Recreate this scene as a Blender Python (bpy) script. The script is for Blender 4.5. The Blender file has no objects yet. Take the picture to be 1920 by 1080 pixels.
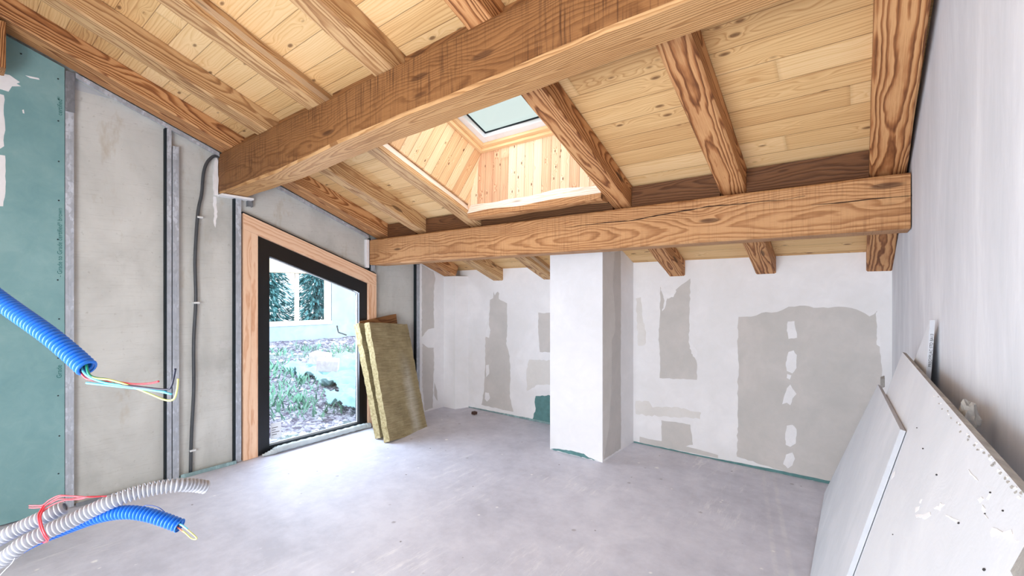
import bpy, bmesh, math, random
from mathutils import Vector, Matrix, noise
random.seed(7)
C = bpy.context.scene.collection
S = bpy.context.scene

# ------------------------------------------------------------------ camera
F = 837.0; CX = 960.0; HY = 552.0; H = 1.5
AN = math.atan(650.0 / F)
FW = Vector((-math.sin(AN), math.cos(AN), 0)); RT = Vector((math.cos(AN), math.sin(AN), 0))
cam = bpy.data.cameras.new('camera'); co = bpy.data.objects.new('camera', cam); C.objects.link(co)
co.location = (0, 0, H); co.rotation_euler = (math.pi/2, 0, AN)
cam.sensor_width = 36.0; cam.lens = 36.0 * F / 1920.0
cam.shift_y = 12.0 / 1920.0; cam.clip_start = 0.02; cam.clip_end = 200
S.camera = co
S.view_settings.view_transform = 'Standard'; S.view_settings.look = 'None'
S.view_settings.gamma = 1.0; S.view_settings.use_curve_mapping = False
S.view_settings.exposure = 0.40
S.cycles.use_denoising = True
S.cycles.max_bounces = 10; S.cycles.diffuse_bounces = 6; S.cycles.transparent_max_bounces = 12
S.cycles.sample_clamp_indirect = 6.0

# ------------------------------------------------------------------ world: bright veiled sky
w = bpy.data.worlds.new('World'); S.world = w; w.use_nodes = True
nt = w.node_tree; nt.nodes.clear()
wo = nt.nodes.new('ShaderNodeOutputWorld'); bg = nt.nodes.new('ShaderNodeBackground')
tc = nt.nodes.new('ShaderNodeTexCoord'); sx = nt.nodes.new('ShaderNodeSeparateXYZ'); cr = nt.nodes.new('ShaderNodeValToRGB')
nt.links.new(tc.outputs['Generated'], sx.inputs[0]); nt.links.new(sx.outputs['Z'], cr.inputs[0])
cr.color_ramp.elements[0].position = 0.0; cr.color_ramp.elements[0].color = (0.90, 0.93, 1.0, 1)
cr.color_ramp.elements[1].position = 0.6; cr.color_ramp.elements[1].color = (0.74, 0.86, 1.0, 1)
nt.links.new(cr.outputs[0], bg.inputs[0]); bg.inputs[1].default_value = 3.0
nt.links.new(bg.outputs[0], wo.inputs[0])

def area(name, loc, target, sx_, sy_, power, col):
    l = bpy.data.lights.new(name, 'AREA'); l.shape = 'RECTANGLE'; l.size = sx_; l.size_y = sy_
    l.energy = power; l.color = col
    o = bpy.data.objects.new(name, l); C.objects.link(o); o.location = loc
    o.rotation_euler = (Vector(target) - Vector(loc)).to_track_quat('-Z', 'Y').to_euler()
    return o
# added fill lamp in the made-up opening of the rear wall, behind the camera
area('rear_fill_lamp', (-1.15, -1.22, 1.0), (-1.35, 3.0, 1.2), 2.1, 1.6, 68, (0.97, 0.975, 1.0))
# sky light that comes through the trapezoid window
area('window_daylight', (-4.62, 2.42, 1.0), (-2.6, 2.7, 0.0), 0.9, 1.2, 30, (0.66, 0.78, 1.0))
# sky light that comes down the roof window
area('skylight_daylight', (-2.09, 2.42, 2.935), (-2.25, 2.0, 0.0), 0.8, 0.65, 7.5, (0.95, 0.97, 1.0))

# ------------------------------------------------------------------ helpers
def ray(u, v): return FW + RT * ((u - CX) / F) + Vector((0, 0, (HY - v) / F))
CAM = Vector((0, 0, H))
def at(u, v, d): return CAM + ray(u, v) * d
def onz(u, v, z=0.0): r = ray(u, v); return CAM + r * ((z - H) / r.z)
def onx(u, v, x): r = ray(u, v); return CAM + r * (x / r.x)
def ony(u, v, y): r = ray(u, v); return CAM + r * (y / r.y)
def lin(c):
    return tuple((x/255/12.92 if x/255 <= 0.04045 else ((x/255+0.055)/1.055)**2.4) for x in c) + (1,)
RM = 0.375                      # roof slope, dz/dy downwards
def zr(y): return 1.672 + RM * (4.33 - y)      # rafter undersides
def zd(y): return 1.822 + RM * (4.33 - y)      # deck underside
TH = math.atan(RM)
NRM = Vector((0, math.sin(TH), math.cos(TH)))
def wx(y): return 0.195 + 0.0125 * (4.33 - y)  # right wall, a touch out of square

def link(name, me, mat=None, parent=None):
    o = bpy.data.objects.new(name, me); C.objects.link(o)
    if mat is not None:
        for m in (mat if isinstance(mat, (list, tuple)) else [mat]): me.materials.append(m)
    if parent is not None: o.parent = parent
    return o
def mesh(name, vs, fs, mat=None, parent=None, smooth=False):
    me = bpy.data.meshes.new(name); me.from_pydata([tuple(v) for v in vs], [], fs); me.update()
    bm = bmesh.new(); bm.from_mesh(me); bmesh.ops.recalc_face_normals(bm, faces=bm.faces); bm.to_mesh(me); bm.free()
    if smooth: me.polygons.foreach_set('use_smooth', [True]*len(me.polygons))
    return link(name, me, mat, parent)
def tag(o, label=None, cat=None, group=None, kind=None):
    if label: o['label'] = label
    if cat: o['category'] = cat
    if group: o['group'] = group
    if kind: o['kind'] = kind
    return o
def empty(name, loc, label, cat, group=None):
    o = bpy.data.objects.new(name, None); C.objects.link(o); o.location = loc
    bpy.context.view_layer.update()
    return tag(o, label, cat, group)
class MB:
    def __init__(s): s.v = []; s.f = []
    def prism(s, poly, ext):
        n = len(poly); b = len(s.v); ext = Vector(ext)
        s.v += [Vector(p) for p in poly] + [Vector(p) + ext for p in poly]
        s.f.append(tuple(range(b, b+n))); s.f.append(tuple(range(b+n, b+2*n))[::-1])
        for i in range(n):
            j = (i+1) % n; s.f.append((b+i, b+j, b+n+j, b+n+i))
        return s
    def box(s, a, c):
        (x0, y0, z0), (x1, y1, z1) = a, c
        return s.prism([(x0,y0,z0),(x1,y0,z0),(x1,y1,z0),(x0,y1,z0)], (0,0,z1-z0))
    def tube(s, pts, r, seg=8, rad=None):
        b = len(s.v); pts = [Vector(p) for p in pts]; n = len(pts)
        t = (pts[1]-pts[0]).normalized(); nn = t.orthogonal().normalized()
        for i, p in enumerate(pts):
            t2 = (pts[min(i+1, n-1)] - pts[max(i-1, 0)]).normalized()
            nn = (nn - t2*nn.dot(t2)).normalized(); bb = t2.cross(nn)
            rr = rad[i] if rad else r
            for k in range(seg):
                a = 2*math.pi*k/seg; s.v.append(p + nn*math.cos(a)*rr + bb*math.sin(a)*rr)
        for i in range(n-1):
            for k in range(seg):
                k2 = (k+1) % seg
                s.f.append((b+i*seg+k, b+i*seg+k2, b+(i+1)*seg+k2, b+(i+1)*seg+k))
        return s
    def caps(s, seg):
        n = len(s.v); s.f.append(tuple(range(seg))[::-1]); s.f.append(tuple(range(n-seg, n))); return s
    def build(s, name, mat, parent=None, smooth=False, bevel=0):
        inv = parent.matrix_world.inverted() if parent is not None else None
        vs = [inv @ v for v in s.v] if inv is not None else s.v
        o = mesh(name, vs, s.f, mat, parent, smooth)
        if bevel:
            m = o.modifiers.new('bevel', 'BEVEL'); m.width = bevel; m.segments = 2; m.limit_method = 'ANGLE'
        return o
def basis(loc, xa, ya):
    xa, ya = Vector(xa).normalized(), Vector(ya).normalized(); za = xa.cross(ya)
    return Matrix.Translation(loc) @ Matrix((xa, ya, za)).transposed().to_4x4()
def oriented(mb, name, mat, origin, xa, ya, parent=None, bevel=0):
    M = basis(Vector(origin), xa, ya); Mi = M.inverted()
    o = mesh(name, [Mi @ v for v in mb.v], mb.f, mat, None)
    if parent is not None:
        o.parent = parent; bpy.context.view_layer.update(); o.matrix_parent_inverse = parent.matrix_world.inverted()
    o.matrix_world = M
    if bevel:
        q = o.modifiers.new('bevel', 'BEVEL'); q.width = bevel; q.segments = 2; q.limit_method = 'ANGLE'
    return o
def spline(pts, per=12):
    pts = [Vector(p) for p in pts]; out = []
    P = [2*pts[0]-pts[1]] + pts + [2*pts[-1]-pts[-2]]
    for i in range(1, len(P)-2):
        a, b, c, d = P[i-1:i+3]
        for k in range(per):
            t = k/per
            out.append(0.5*((2*b) + (c-a)*t + (2*a-5*b+4*c-d)*t*t + (3*b-a-3*c+d)*t*t*t))
    out.append(pts[-1]); return out
def resample(pts, step):
    out = [pts[0]]; acc = 0
    for a, b in zip(pts, pts[1:]):
        L = (b-a).length; t = step - acc
        while t <= L:
            out.append(a.lerp(b, t/L)); t += step
        acc = (acc + L) % step if L else acc
    return out

# ------------------------------------------------------------------ materials
class NT:
    def __init__(s, name):
        s.m = bpy.data.materials.new(name); s.m.use_nodes = True; s.t = s.m.node_tree
        s.b = s.t.nodes['Principled BSDF']; s.out = s.t.nodes['Material Output']
    def n(s, ty, **k):
        q = s.t.nodes.new('ShaderNode'+ty)
        for a, v in k.items(): setattr(q, a, v)
        return q
    def l(s, a, b): s.t.links.new(a, b)
    def put(s, sock, v):
        if hasattr(v, 'links') or hasattr(v, 'is_output'): s.l(v, sock)
        else: sock.default_value = v
    def math(s, op, a, b=0.0, c=None, clamp=False):
        q = s.n('Math', operation=op); q.use_clamp = clamp
        s.put(q.inputs[0], a); s.put(q.inputs[1], b)
        if c is not None: s.put(q.inputs[2], c)
        return q.outputs[0]
    def coord(s, which='Object'): return s.n('TexCoord').outputs[which]
    def mapping(s, vec, scale=(1,1,1), loc=(0,0,0), rot=(0,0,0)):
        q = s.n('Mapping'); s.l(vec, q.inputs[0]); s.put(q.inputs['Scale'], scale)
        s.put(q.inputs['Location'], loc); s.put(q.inputs['Rotation'], rot); return q.outputs[0]
    def noise(s, vec, scale=5, detail=3, rough=0.5, dist=0.0):
        q = s.n('TexNoise'); s.l(vec, q.inputs['Vector']); q.inputs['Scale'].default_value = scale
        q.inputs['Detail'].default_value = detail; q.inputs['Roughness'].default_value = rough
        q.inputs['Distortion'].default_value = dist; return q.outputs[0]
    def noisec(s, vec, scale=5, detail=2):
        q = s.n('TexNoise'); s.l(vec, q.inputs['Vector']); q.inputs['Scale'].default_value = scale
        q.inputs['Detail'].default_value = detail; return q.outputs[1]
    def voro(s, vec, scale=5, feature='F1', rand=1.0):
        q = s.n('TexVoronoi', feature=feature); s.l(vec, q.inputs['Vector']); q.inputs['Scale'].default_value = scale
        q.inputs['Randomness'].default_value = rand
        return q
    def ramp(s, f, stops, interp='LINEAR'):
        q = s.n('ValToRGB'); s.l(f, q.inputs[0]); r = q.color_ramp; r.interpolation = interp
        while len(r.elements) < len(stops): r.elements.new(0.5)
        for e, (p, c) in zip(r.elements, stops):
            e.position = p; e.color = c if isinstance(c, tuple) else (c, c, c, 1)
        return q.outputs[0]
    def mix(s, f, a, b, mode='MIX'):
        q = s.n('Mix', data_type='RGBA', blend_type=mode); s.put(q.inputs[0], f)
        s.put(q.inputs[6], a); s.put(q.inputs[7], b); return q.outputs[2]
    def bump(s, h, strength=0.3, dist=0.01):
        q = s.n('Bump'); s.l(h, q.inputs['Height']); q.inputs['Strength'].default_value = strength
        q.inputs['Distance'].default_value = dist; s.l(q.outputs[0], s.b.inputs['Normal'])
    def sep(s, v):
        q = s.n('SeparateXYZ'); s.l(v, q.inputs[0]); return q.outputs
    def comb(s, x, y, z):
        q = s.n('CombineXYZ'); s.put(q.inputs[0], x); s.put(q.inputs[1], y); s.put(q.inputs[2], z); return q.outputs[0]
    def fin(s, col, rough=0.7, spec=0.3, metal=0.0):
        s.put(s.b.inputs['Base Color'], col); s.put(s.b.inputs['Roughness'], rough)
        s.b.inputs['Specular IOR Level'].default_value = spec; s.b.inputs['Metallic'].default_value = metal
        return s.m
def plain(name, rgb, rough=0.6, spec=0.3, metal=0.0, var=0.08, scale=20):
    t = NT(name); n = t.noise(t.coord(), scale, 3)
    c = lin(rgb); d = tuple(x*(1-var*2) for x in c[:3]) + (1,); e = tuple(min(1, x*(1+var)) for x in c[:3]) + (1,)
    t.bump(n, 0.1, 0.004)
    return t.fin(t.ramp(n, [(0.3, d), (0.7, e)]), rough, spec, metal)

def timber(name, light, mid, dark, freq=85, contrast=1.0, knots=1.0, saw=0.0, knotcol=(60, 32, 18), bump=0.5):
    """long-grained wood along local X: tilted growth rings, knots, brushed latewood"""
    t = NT(name); v = t.coord()
    rnd = t.n('ObjectInfo').outputs['Random']
    off = t.math('MULTIPLY', rnd, 37.0)
    p = t.sep(v)
    x = t.math('ADD', p[0], off)
    vv = t.comb(x, p[1], p[2])
    # knots
    kv = t.comb(t.math('MULTIPLY', x, 1.6), t.math('MULTIPLY', p[1], 7.0), t.math('MULTIPLY', p[2], 7.0))
    kd = t.voro(kv, 1.0).outputs['Distance']
    kinf = t.math('POWER', t.math('SUBTRACT', 1.0, t.math('MULTIPLY', kd, 1.7), clamp=True), 2.5)
    # ring field
    n1 = t.noise(t.comb(t.math('MULTIPLY', x, 1.3), t.math('MULTIPLY', p[1], 5.0), t.math('MULTIPLY', p[2], 5.0)), 1.0, 2, 0.5)
    n2 = t.noise(t.comb(t.math('MULTIPLY', x, 0.55), off, t.math('MULTIPLY', p[2], 0.5)), 1.0, 1, 0.5)
    n3 = t.noise(t.comb(t.math('MULTIPLY', x, 6.0), t.math('MULTIPLY', p[1], 22.0), t.math('MULTIPLY', p[2], 22.0)), 1.0, 2, 0.55)
    yy = t.math('ADD', p[1], t.math('MULTIPLY', t.math('SUBTRACT', n2, 0.5), 0.22))
    zz = t.math('ADD', t.math('SUBTRACT', p[2], 0.10), t.math('MULTIPLY', t.math('SUBTRACT', n1, 0.5), 0.10))
    r = t.math('SQRT', t.math('ADD', t.math('MULTIPLY', yy, yy), t.math('MULTIPLY', zz, zz)))
    ph = t.math('ADD', t.math('MULTIPLY', r, float(freq)), t.math('MULTIPLY', kinf, 3.2*knots))
    ph = t.math('ADD', ph, t.math('MULTIPLY', n1, 4.0))
    ph = t.math('ADD', ph, t.math('MULTIPLY', n3, 1.1))
    fr = t.math('FRACT', ph)
    ring = t.ramp(fr, [(0.0, 0.75), (0.12, 0.0), (0.5, 0.12), (0.82, 0.85), (0.93, 1.0), (1.0, 0.8)])
    fib = t.noise(t.comb(t.math('MULTIPLY', x, 7.0), t.math('MULTIPLY', p[1], 170.0), t.math('MULTIPLY', p[2], 170.0)), 1.0, 3, 0.6)
    big = t.noise(t.comb(t.math('MULTIPLY', x, 0.9), t.math('MULTIPLY', p[1], 4.0), t.math('MULTIPLY', p[2], 4.0)), 1.0, 3, 0.6)
    f = t.math('MULTIPLY', ring, 0.75*contrast)
    f = t.math('ADD', f, t.math('MULTIPLY', t.math('SUBTRACT', fib, 0.5), 0.7))
    f = t.math('ADD', f, t.math('MULTIPLY', t.math('SUBTRACT', big, 0.45), 0.8), clamp=True)
    col = t.ramp(f, [(0.0, lin(light)), (0.45, lin(mid)), (1.0, lin(dark))])
    if saw:      # vertical band-saw marks across the face
        sv = t.noise(t.comb(t.math('MULTIPLY', x, 110.0), t.math('MULTIPLY', p[1], 4.0), t.math('MULTIPLY', p[2], 4.0)), 1.0, 2, 0.6)
        sm = t.ramp(sv, [(0.34, 1.0), (0.5, 0.0), (1.0, 0.0)])
        msk = t.ramp(t.noise(t.comb(t.math('MULTIPLY', x, 2.2), p[1], t.math('MULTIPLY', p[2], 4.0)), 1.0, 2), [(0.35, 0.15), (0.6, 1.0)])
        col = t.mix(t.math('MULTIPLY', t.math('MULTIPLY', sm, msk), saw), col, lin(dark))
    kc = t.ramp(kd, [(0.0, 1.0), (0.085, 0.9), (0.13, 0.0)])
    col = t.mix(t.math('MULTIPLY', kc, min(1.0, 0.85*knots)), col, lin(knotcol))
    t.bump(t.math('SUBTRACT', t.math('MULTIPLY', fib, 0.5), t.math('MULTIPLY', ring, -0.4)), bump, 0.006)
    return t.fin(col, 0.62, 0.25)

M_PURLIN = timber('hewn_larch_purlin', (148, 104, 64), (118, 78, 44), (72, 42, 23), 75, 0.5, 0.8, saw=0.8)
M_PURLIN2 = timber('brushed_larch_purlin', (196, 150, 104), (166, 118, 76), (104, 64, 38), 80, 0.75, 0.9, saw=0.3)
M_RAFT = timber('brushed_larch_rafter', (208, 158, 108), (170, 114, 70), (98, 56, 32), 100, 1.05, 0.9, bump=0.9)
M_RAFTP = timber('pale_rafter', (204, 168, 122), (172, 130, 88), (112, 74, 46), 90, 0.85, 0.9)
M_PLANED_LIT = timber('planed_larch_bounce_lit', (204, 160, 110), (176, 130, 82), (118, 76, 44), 80, 0.7, 0.8)
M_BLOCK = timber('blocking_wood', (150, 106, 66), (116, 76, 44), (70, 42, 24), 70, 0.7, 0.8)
M_BLOCKSH = timber('shaded_blocking_wood', (112, 76, 48), (82, 52, 30), (50, 30, 18), 70, 0.6, 0.8)  # darker blocking wood; shade above the lower beam put into its colour
M_PINE = timber('pine_studwork', (240, 204, 172), (228, 184, 150), (196, 138, 100), 55, 0.8, 1.6, knotcol=(110, 52, 34), bump=0.2)
M_TRIM = timber('skylight_pine_trim', (230, 196, 150), (216, 178, 130), (184, 140, 96), 80, 0.3, 0.2, bump=0.1)

def boards(name, axis, width, stops, across, jlen=1.9, knots=1.0, gap=0.012, contrast=1.0, kf=4.2):
    """tongue and groove boards: long axis `axis`, counted along `across`"""
    t = NT(name); v = t.coord(); p = t.sep(v)
    a, c = p[axis], p[across]
    idx = t.math('FLOOR', t.math('DIVIDE', c, width))
    u = t.math('FRACT', t.math('DIVIDE', c, width))
    wn = t.n('TexWhiteNoise', noise_dimensions='1D'); t.l(idx, wn.inputs['W']); r0 = wn.outputs['Value']
    aa = t.math('ADD', a, t.math('MULTIPLY', r0, jlen*3))
    j = t.math('FLOOR', t.math('DIVIDE', aa, jlen)); ju = t.math('FRACT', t.math('DIVIDE', aa, jlen))
    wn2 = t.n('TexWhiteNoise', noise_dimensions='2D'); t.l(t.comb(idx, j, 0.0), wn2.inputs['Vector']); r1 = wn2.outputs['Value']
    o = t.math('MULTIPLY', r1, 50.0)
    n1 = t.noise(t.comb(t.math('MULTIPLY', a, 0.9), t.math('MULTIPLY', c, 8.0), o), 1.0, 2)
    n2 = t.noise(t.comb(t.math('MULTIPLY', a, 3.0), t.math('MULTIPLY', c, 90.0), o), 1.0, 3, 0.6)
    kv = t.comb(t.math('MULTIPLY', a, kf), t.math('MULTIPLY', c, kf*2.6), o)
    kd = t.voro(kv, 1.0).outputs['Distance']
    ki = t.math('POWER', t.math('SUBTRACT', 1.0, t.math('MULTIPLY', kd, 1.8), clamp=True), 2.5)
    ph = t.math('ADD', t.math('MULTIPLY', t.math('ABSOLUTE', t.math('ADD', t.math('SUBTRACT', u, 0.5), t.math('MULTIPLY', t.math('SUBTRACT', n1, 0.5), 0.8))), 9.0), t.math('MULTIPLY', ki, 4.0))
    ring = t.ramp(t.math('FRACT', ph), [(0.0, 0.7), (0.15, 0.0), (0.7, 0.4), (0.92, 1.0), (1.0, 0.7)])
    f = t.math('ADD', t.math('MULTIPLY', ring, 0.30*contrast), t.math('MULTIPLY', t.math('SUBTRACT', n2, 0.5), 0.45))
    f = t.math('ADD', f, t.math('MULTIPLY', t.math('SUBTRACT', n1, 0.5), 0.5))
    f = t.math('ADD', f, t.math('MULTIPLY', r1, 0.5), clamp=True)
    col = t.ramp(f, [(q, lin(cc)) for q, cc in stops])
    kc = t.ramp(kd, [(0.0, 1.0), (0.07, 0.9), (0.13, 0.0)])
    col = t.mix(t.math('MULTIPLY', kc, 0.8*knots), col, lin((92, 52, 28)))
    e = t.math('MINIMUM', u, t.math('SUBTRACT', 1.0, u))
    ln = t.ramp(e, [(0.0, 1.0), (gap*0.6, 0.9), (gap*1.6, 0.0)])
    e2 = t.math('MINIMUM', ju, t.math('SUBTRACT', 1.0, ju))
    ln2 = t.ramp(e2, [(0.0, 0.6), (0.0009, 0.5), (0.0016, 0.0)])
    ln = t.math('MAXIMUM', ln, t.math('MULTIPLY', ln2, 0.5))
    col = t.mix(t.math('MULTIPLY', ln, 0.65), col, lin((120, 84, 48)))
    t.bump(t.math('SUBTRACT', t.math('MULTIPLY', n2, 0.2), ln), 0.5, 0.004)
    return t.fin(col, 0.6, 0.25)
M_DECK = boards('spruce_roof_boards', 0, 0.13, [(0.0, (236, 204, 156)), (0.4, (222, 184, 130)), (0.7, (198, 154, 102)), (1.0, (158, 112, 70))], 1, 4.2, 1.0, 0.012, 1.1)
M_SHAFT_S = boards('larch_shaft_boards_side', 2, 0.085, [(0.0, (242, 214, 178)), (0.45, (226, 186, 140)), (1.0, (172, 118, 78))], 1, 9.0, 1.3, 0.02, 1.8, 8.0)
M_SHAFT_L = boards('larch_shaft_boards_low', 2, 0.085, [(0.0, (242, 216, 188)), (0.45, (226, 188, 152)), (1.0, (172, 114, 82))], 0, 9.0, 1.3, 0.02, 1.8, 8.0)

def plaster(name, rgb, rgb2, big=1.6, streak=(1, 1, 1), amt=1.0, bump=0.25):
    t = NT(name); v = t.coord(); m = t.mapping(v, streak)
    n1 = t.noise(m, big, 4, 0.55, 0.6); n2 = t.noise(v, 60, 4, 0.6); n3 = t.noise(m, big*5, 4, 0.7, 0.8)
    f = t.math('ADD', t.math('MULTIPLY', n1, 0.7), t.math('MULTIPLY', n3, 0.3))
    col = t.ramp(f, [(0.5-0.14, lin(rgb2)), (0.5, lin(tuple((a+b)//2 for a, b in zip(rgb, rgb2)))), (0.5+0.12, lin(rgb))])
    t.bump(t.math('ADD', t.math('MULTIPLY', n2, 0.25), n3), bump, 0.004)
    return t.fin(col, 0.85, 0.2)
M_PLAST = plaster('white_filler_coat', (242, 242, 243), (231, 231, 231))
M_PLASTR = plaster('right_wall_coat', (224, 227, 231), (204, 208, 213), 1.6, (2.5, 2.5, 0.7))
M_BARE = plaster('bare_gypsum_paper', (208, 204, 200), (196, 194, 190), 3)
M_HAZE = plaster('faint_filler_haze', (228, 226, 223), (218, 216, 212), 3)
M_BARE2 = plaster('thin_filler_haze', (222, 219, 215), (212, 209, 204), 3)
M_WHITE = plaster('fresh_filler', (242, 242, 243), (232, 232, 233), 6)
M_LEAN = plaster('loose_board_paper', (224, 228, 232), (212, 217, 222), 2)
M_LEAN2 = plaster('loose_board_paper_two', (218, 222, 227), (205, 210, 216), 2)
M_EDGE = plaster('darkened_paper_edge', (192, 196, 202), (180, 184, 190), 6)  # edge paper darkened in colour to offset the lamp shining on it
M_CORE = plaster('gypsum_core_edge', (188, 186, 180), (150, 148, 144), 18)
M_GREEN = plaster('green_gypsum_paper', (138, 174, 174), (118, 158, 160), 2, amt=0.6, bump=0.1)
M_TEAL = plain('green_board_foot', (96, 138, 138), 0.8)

# concrete
t = NT('cast_concrete'); v = t.coord()
n1 = t.noise(t.mapping(v, (1, 1, 0.7)), 1.8, 5, 0.6, 0.5); n2 = t.noise(v, 26, 4, 0.7)
col = t.ramp(n1, [(0.33, lin((180, 181, 176))), (0.5, lin((198, 199, 194))), (0.68, lin((210, 211, 206)))])
col = t.mix(t.ramp(n2, [(0.28, 0.35), (0.38, 0.0)]), col, lin((132, 128, 118)))
ms = t.mapping(v, (1, 0.18, 9.0), rot=(0.03, 0, 0)); n4 = t.noise(ms, 3.0, 4, 0.7)
col = t.mix(t.ramp(n4, [(0.494, 0.0), (0.5, 0.28), (0.506, 0.0)]), col, lin((126, 120, 108)))
n5 = t.noise(t.mapping(v, (1, 1, 0.4), (3, 7, 1)), 3.2, 5, 0.75)
col = t.mix(t.ramp(n5, [(0.60, 0.0), (0.72, 0.45)]), col, lin((168, 152, 124)))
n6 = t.noise(t.mapping(v, (1, 1, 1), (9, 2, 4)), 2.6, 5, 0.8)
col = t.mix(t.ramp(n6, [(0.63, 0.0), (0.68, 0.5)]), col, lin((208, 207, 204)))
t.bump(n2, 0.2, 0.004); M_CONC = t.fin(col, 0.85, 0.2)
M_CONC2 = plaster('smooth_concrete', (190, 192, 194), (176, 178, 180), 1.2)

# floor screed
t = NT('dusty_screed'); v = t.coord()
n1 = t.noise(v, 0.9, 4, 0.6); n2 = t.noise(v, 7, 5, 0.7); n3 = t.noise(v, 90, 3, 0.6)
col = t.ramp(t.math('ADD', t.math('MULTIPLY', n1, 0.6), t.math('MULTIPLY', n2, 0.4)), [(0.38, lin((190, 191, 202))), (0.5, lin((206, 207, 218))), (0.62, lin((220, 221, 231)))])
ns = t.noise(t.mapping(v, (5, 0.8, 1), rot=(0, 0, 0.6)), 3.5, 5, 0.8)
nm = t.ramp(t.noise(t.mapping(v, (1, 1, 1), (4, 4, 0)), 1.3, 3), [(0.5, 0.0), (0.62, 1.0)])
col = t.mix(t.math('MULTIPLY', t.ramp(ns, [(0.52, 0.0), (0.66, 0.85)]), nm), col, lin((236, 236, 240)))
for sc, th, cc in ((3.6, 0.075, (246, 246, 246)), (8.0, 0.10, (238, 238, 240)), (6.5, 0.06, (112, 106, 104)), (5.0, 0.09, (172, 170, 178))):
    vo = t.voro(t.mapping(v, (1, 1, 1), (sc, sc*0.3, 0)), sc); dd = vo.outputs['Distance']
    sep = t.sep(vo.outputs['Color'])
    sel = t.math('GREATER_THAN', sep[0], 0.62)
    dd = t.math('ADD', dd, t.math('MULTIPLY', t.math('SUBTRACT', n3, 0.5), 0.08))
    col = t.mix(t.math('MULTIPLY', t.ramp(dd, [(th*0.5, 0.9), (th, 0.0)]), sel), col, lin(cc))
px = t.sep(v)          # two long drag marks beside the loose boards
for sl in (0.0, 0.075):
    q = t.math('ABSOLUTE', t.math('SUBTRACT', t.math('ADD', px[0], t.math('MULTIPLY', px[1], 0.19)), 0.175 + sl))
    ln = t.ramp(q, [(0.008, 0.45), (0.02, 0.0)])
    col = t.mix(t.math('MULTIPLY', ln, t.ramp(n2, [(0.4, 0.2), (0.6, 1.0)])), col, lin((226, 226, 228)))
t.bump(t.math('ADD', n2, t.math('MULTIPLY', n3, 0.3)), 0.15, 0.004); M_FLOOR = t.fin(col, 0.62, 0.35)

def galv(name, rgb, green=0.0):
    t = NT(name); v = t.coord(); vo = t.voro(t.mapping(v, (1, 1, 0.6)), 60); n = t.noise(t.mapping(v, (1, 1, 0.25)), 16, 4, 0.6)
    c = lin(rgb)
    f = t.math('ADD', t.math('MULTIPLY', n, 0.8), t.math('MULTIPLY', t.sep(vo.outputs['Color'])[0], 0.2))
    col = t.ramp(f, [(0.3, tuple(x*0.8 for x in c[:3])+(1,)), (0.55, c), (0.66, tuple(min(1, x*1.35) for x in c[:3])+(1,))])
    return t.fin(col, 0.5, 0.5, 0.2)
M_GALV = galv('galvanised_steel', (178, 184, 192)); M_GALVD = galv('galvanised_dull', (128, 132, 138))
M_GALVG = galv('galvanised_greenish', (140, 168, 170))
M_DARKGAP = plain('dark_rubber_seal', (28, 38, 44), 0.7)
M_BLACK = plain('black_window_lacquer', (14, 15, 17), 0.35, 0.5, var=0.05)
M_PIPE = plain('dark_grey_conduit', (72, 76, 80), 0.45, 0.4)
M_CLIP = plain('white_plastic_clip', (225, 228, 228), 0.4)
M_WTRIM = plain('white_lacquer', (232, 236, 240), 0.35, 0.5, var=0.02)
M_BLUEC = plain('blue_corrugated_plastic', (20, 112, 210), 0.32, 0.6, var=0.05)
M_GREYC = plain('grey_corrugated_plastic', (176, 178, 184), 0.36, 0.5, var=0.05)
def wire(n, c): return plain(n, c, 0.35, 0.5, var=0.02)
M_WR = wire('red_insulation', (214, 66, 78)); M_WK = wire('black_insulation', (22, 26, 52)); M_WB = wire('light_blue_insulation', (96, 190, 226))
M_WY = wire('yellow_green_insulation', (206, 208, 120)); M_WG = wire('green_insulation', (34, 140, 110)); M_WN = wire('navy_insulation', (22, 60, 130))
M_WO = wire('orange_insulation', (222, 110, 84)); M_STR = wire('white_string', (220, 225, 230))
M_INK = plain('dark_green_ink', (52, 112, 108), 0.8, var=0.02); M_INKK = plain('black_ink', (60, 60, 62), 0.8, var=0.02)
M_SCREW = plain('black_screw', (24, 40, 42), 0.5)
M_FOAM = plaster('sill_membrane', (196, 204, 204), (176, 184, 184), 8)

t = NT('mineral_wool'); v = t.coord()
n1 = t.noise(t.mapping(v, (1, 14, 3)), 5, 5, 0.7); n2 = t.noise(v, 5, 4, 0.6)
col = t.ramp(t.math('ADD', t.math('MULTIPLY', n1, 0.55), t.math('MULTIPLY', n2, 0.45)), [(0.36, lin((126, 114, 86))), (0.52, lin((158, 145, 112))), (0.66, lin((182, 170, 136)))])
pq = t.sep(v); dm = t.math('SUBTRACT', 1.0, t.math('MULTIPLY', t.math('ABSOLUTE', t.math('SUBTRACT', t.math('ADD', pq[0], t.math('MULTIPLY', n2, 0.12)), 0.52)), 9.0), clamp=True)
dm = t.math('MULTIPLY', dm, t.math('MULTIPLY', t.math('SUBTRACT', 0.95, pq[1]), 2.5, clamp=True))
col = t.mix(t.math('MULTIPLY', dm, t.math('MULTIPLY', n1, 1.1)), col, lin((206, 202, 190)))
t.bump(n1, 0.7, 0.01); M_WOOL = t.fin(col, 0.95, 0.1)
t = NT('mineral_wool_cut_edge'); v = t.coord()
n1 = t.noise(v, 40, 5, 0.7)
col = t.ramp(n1, [(0.3, lin((140, 124, 86))), (0.5, lin((182, 168, 126))), (0.7, lin((204, 190, 150)))])
t.bump(n1, 1.0, 0.01); M_WOOLE = t.fin(col, 0.95, 0.1)

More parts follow.
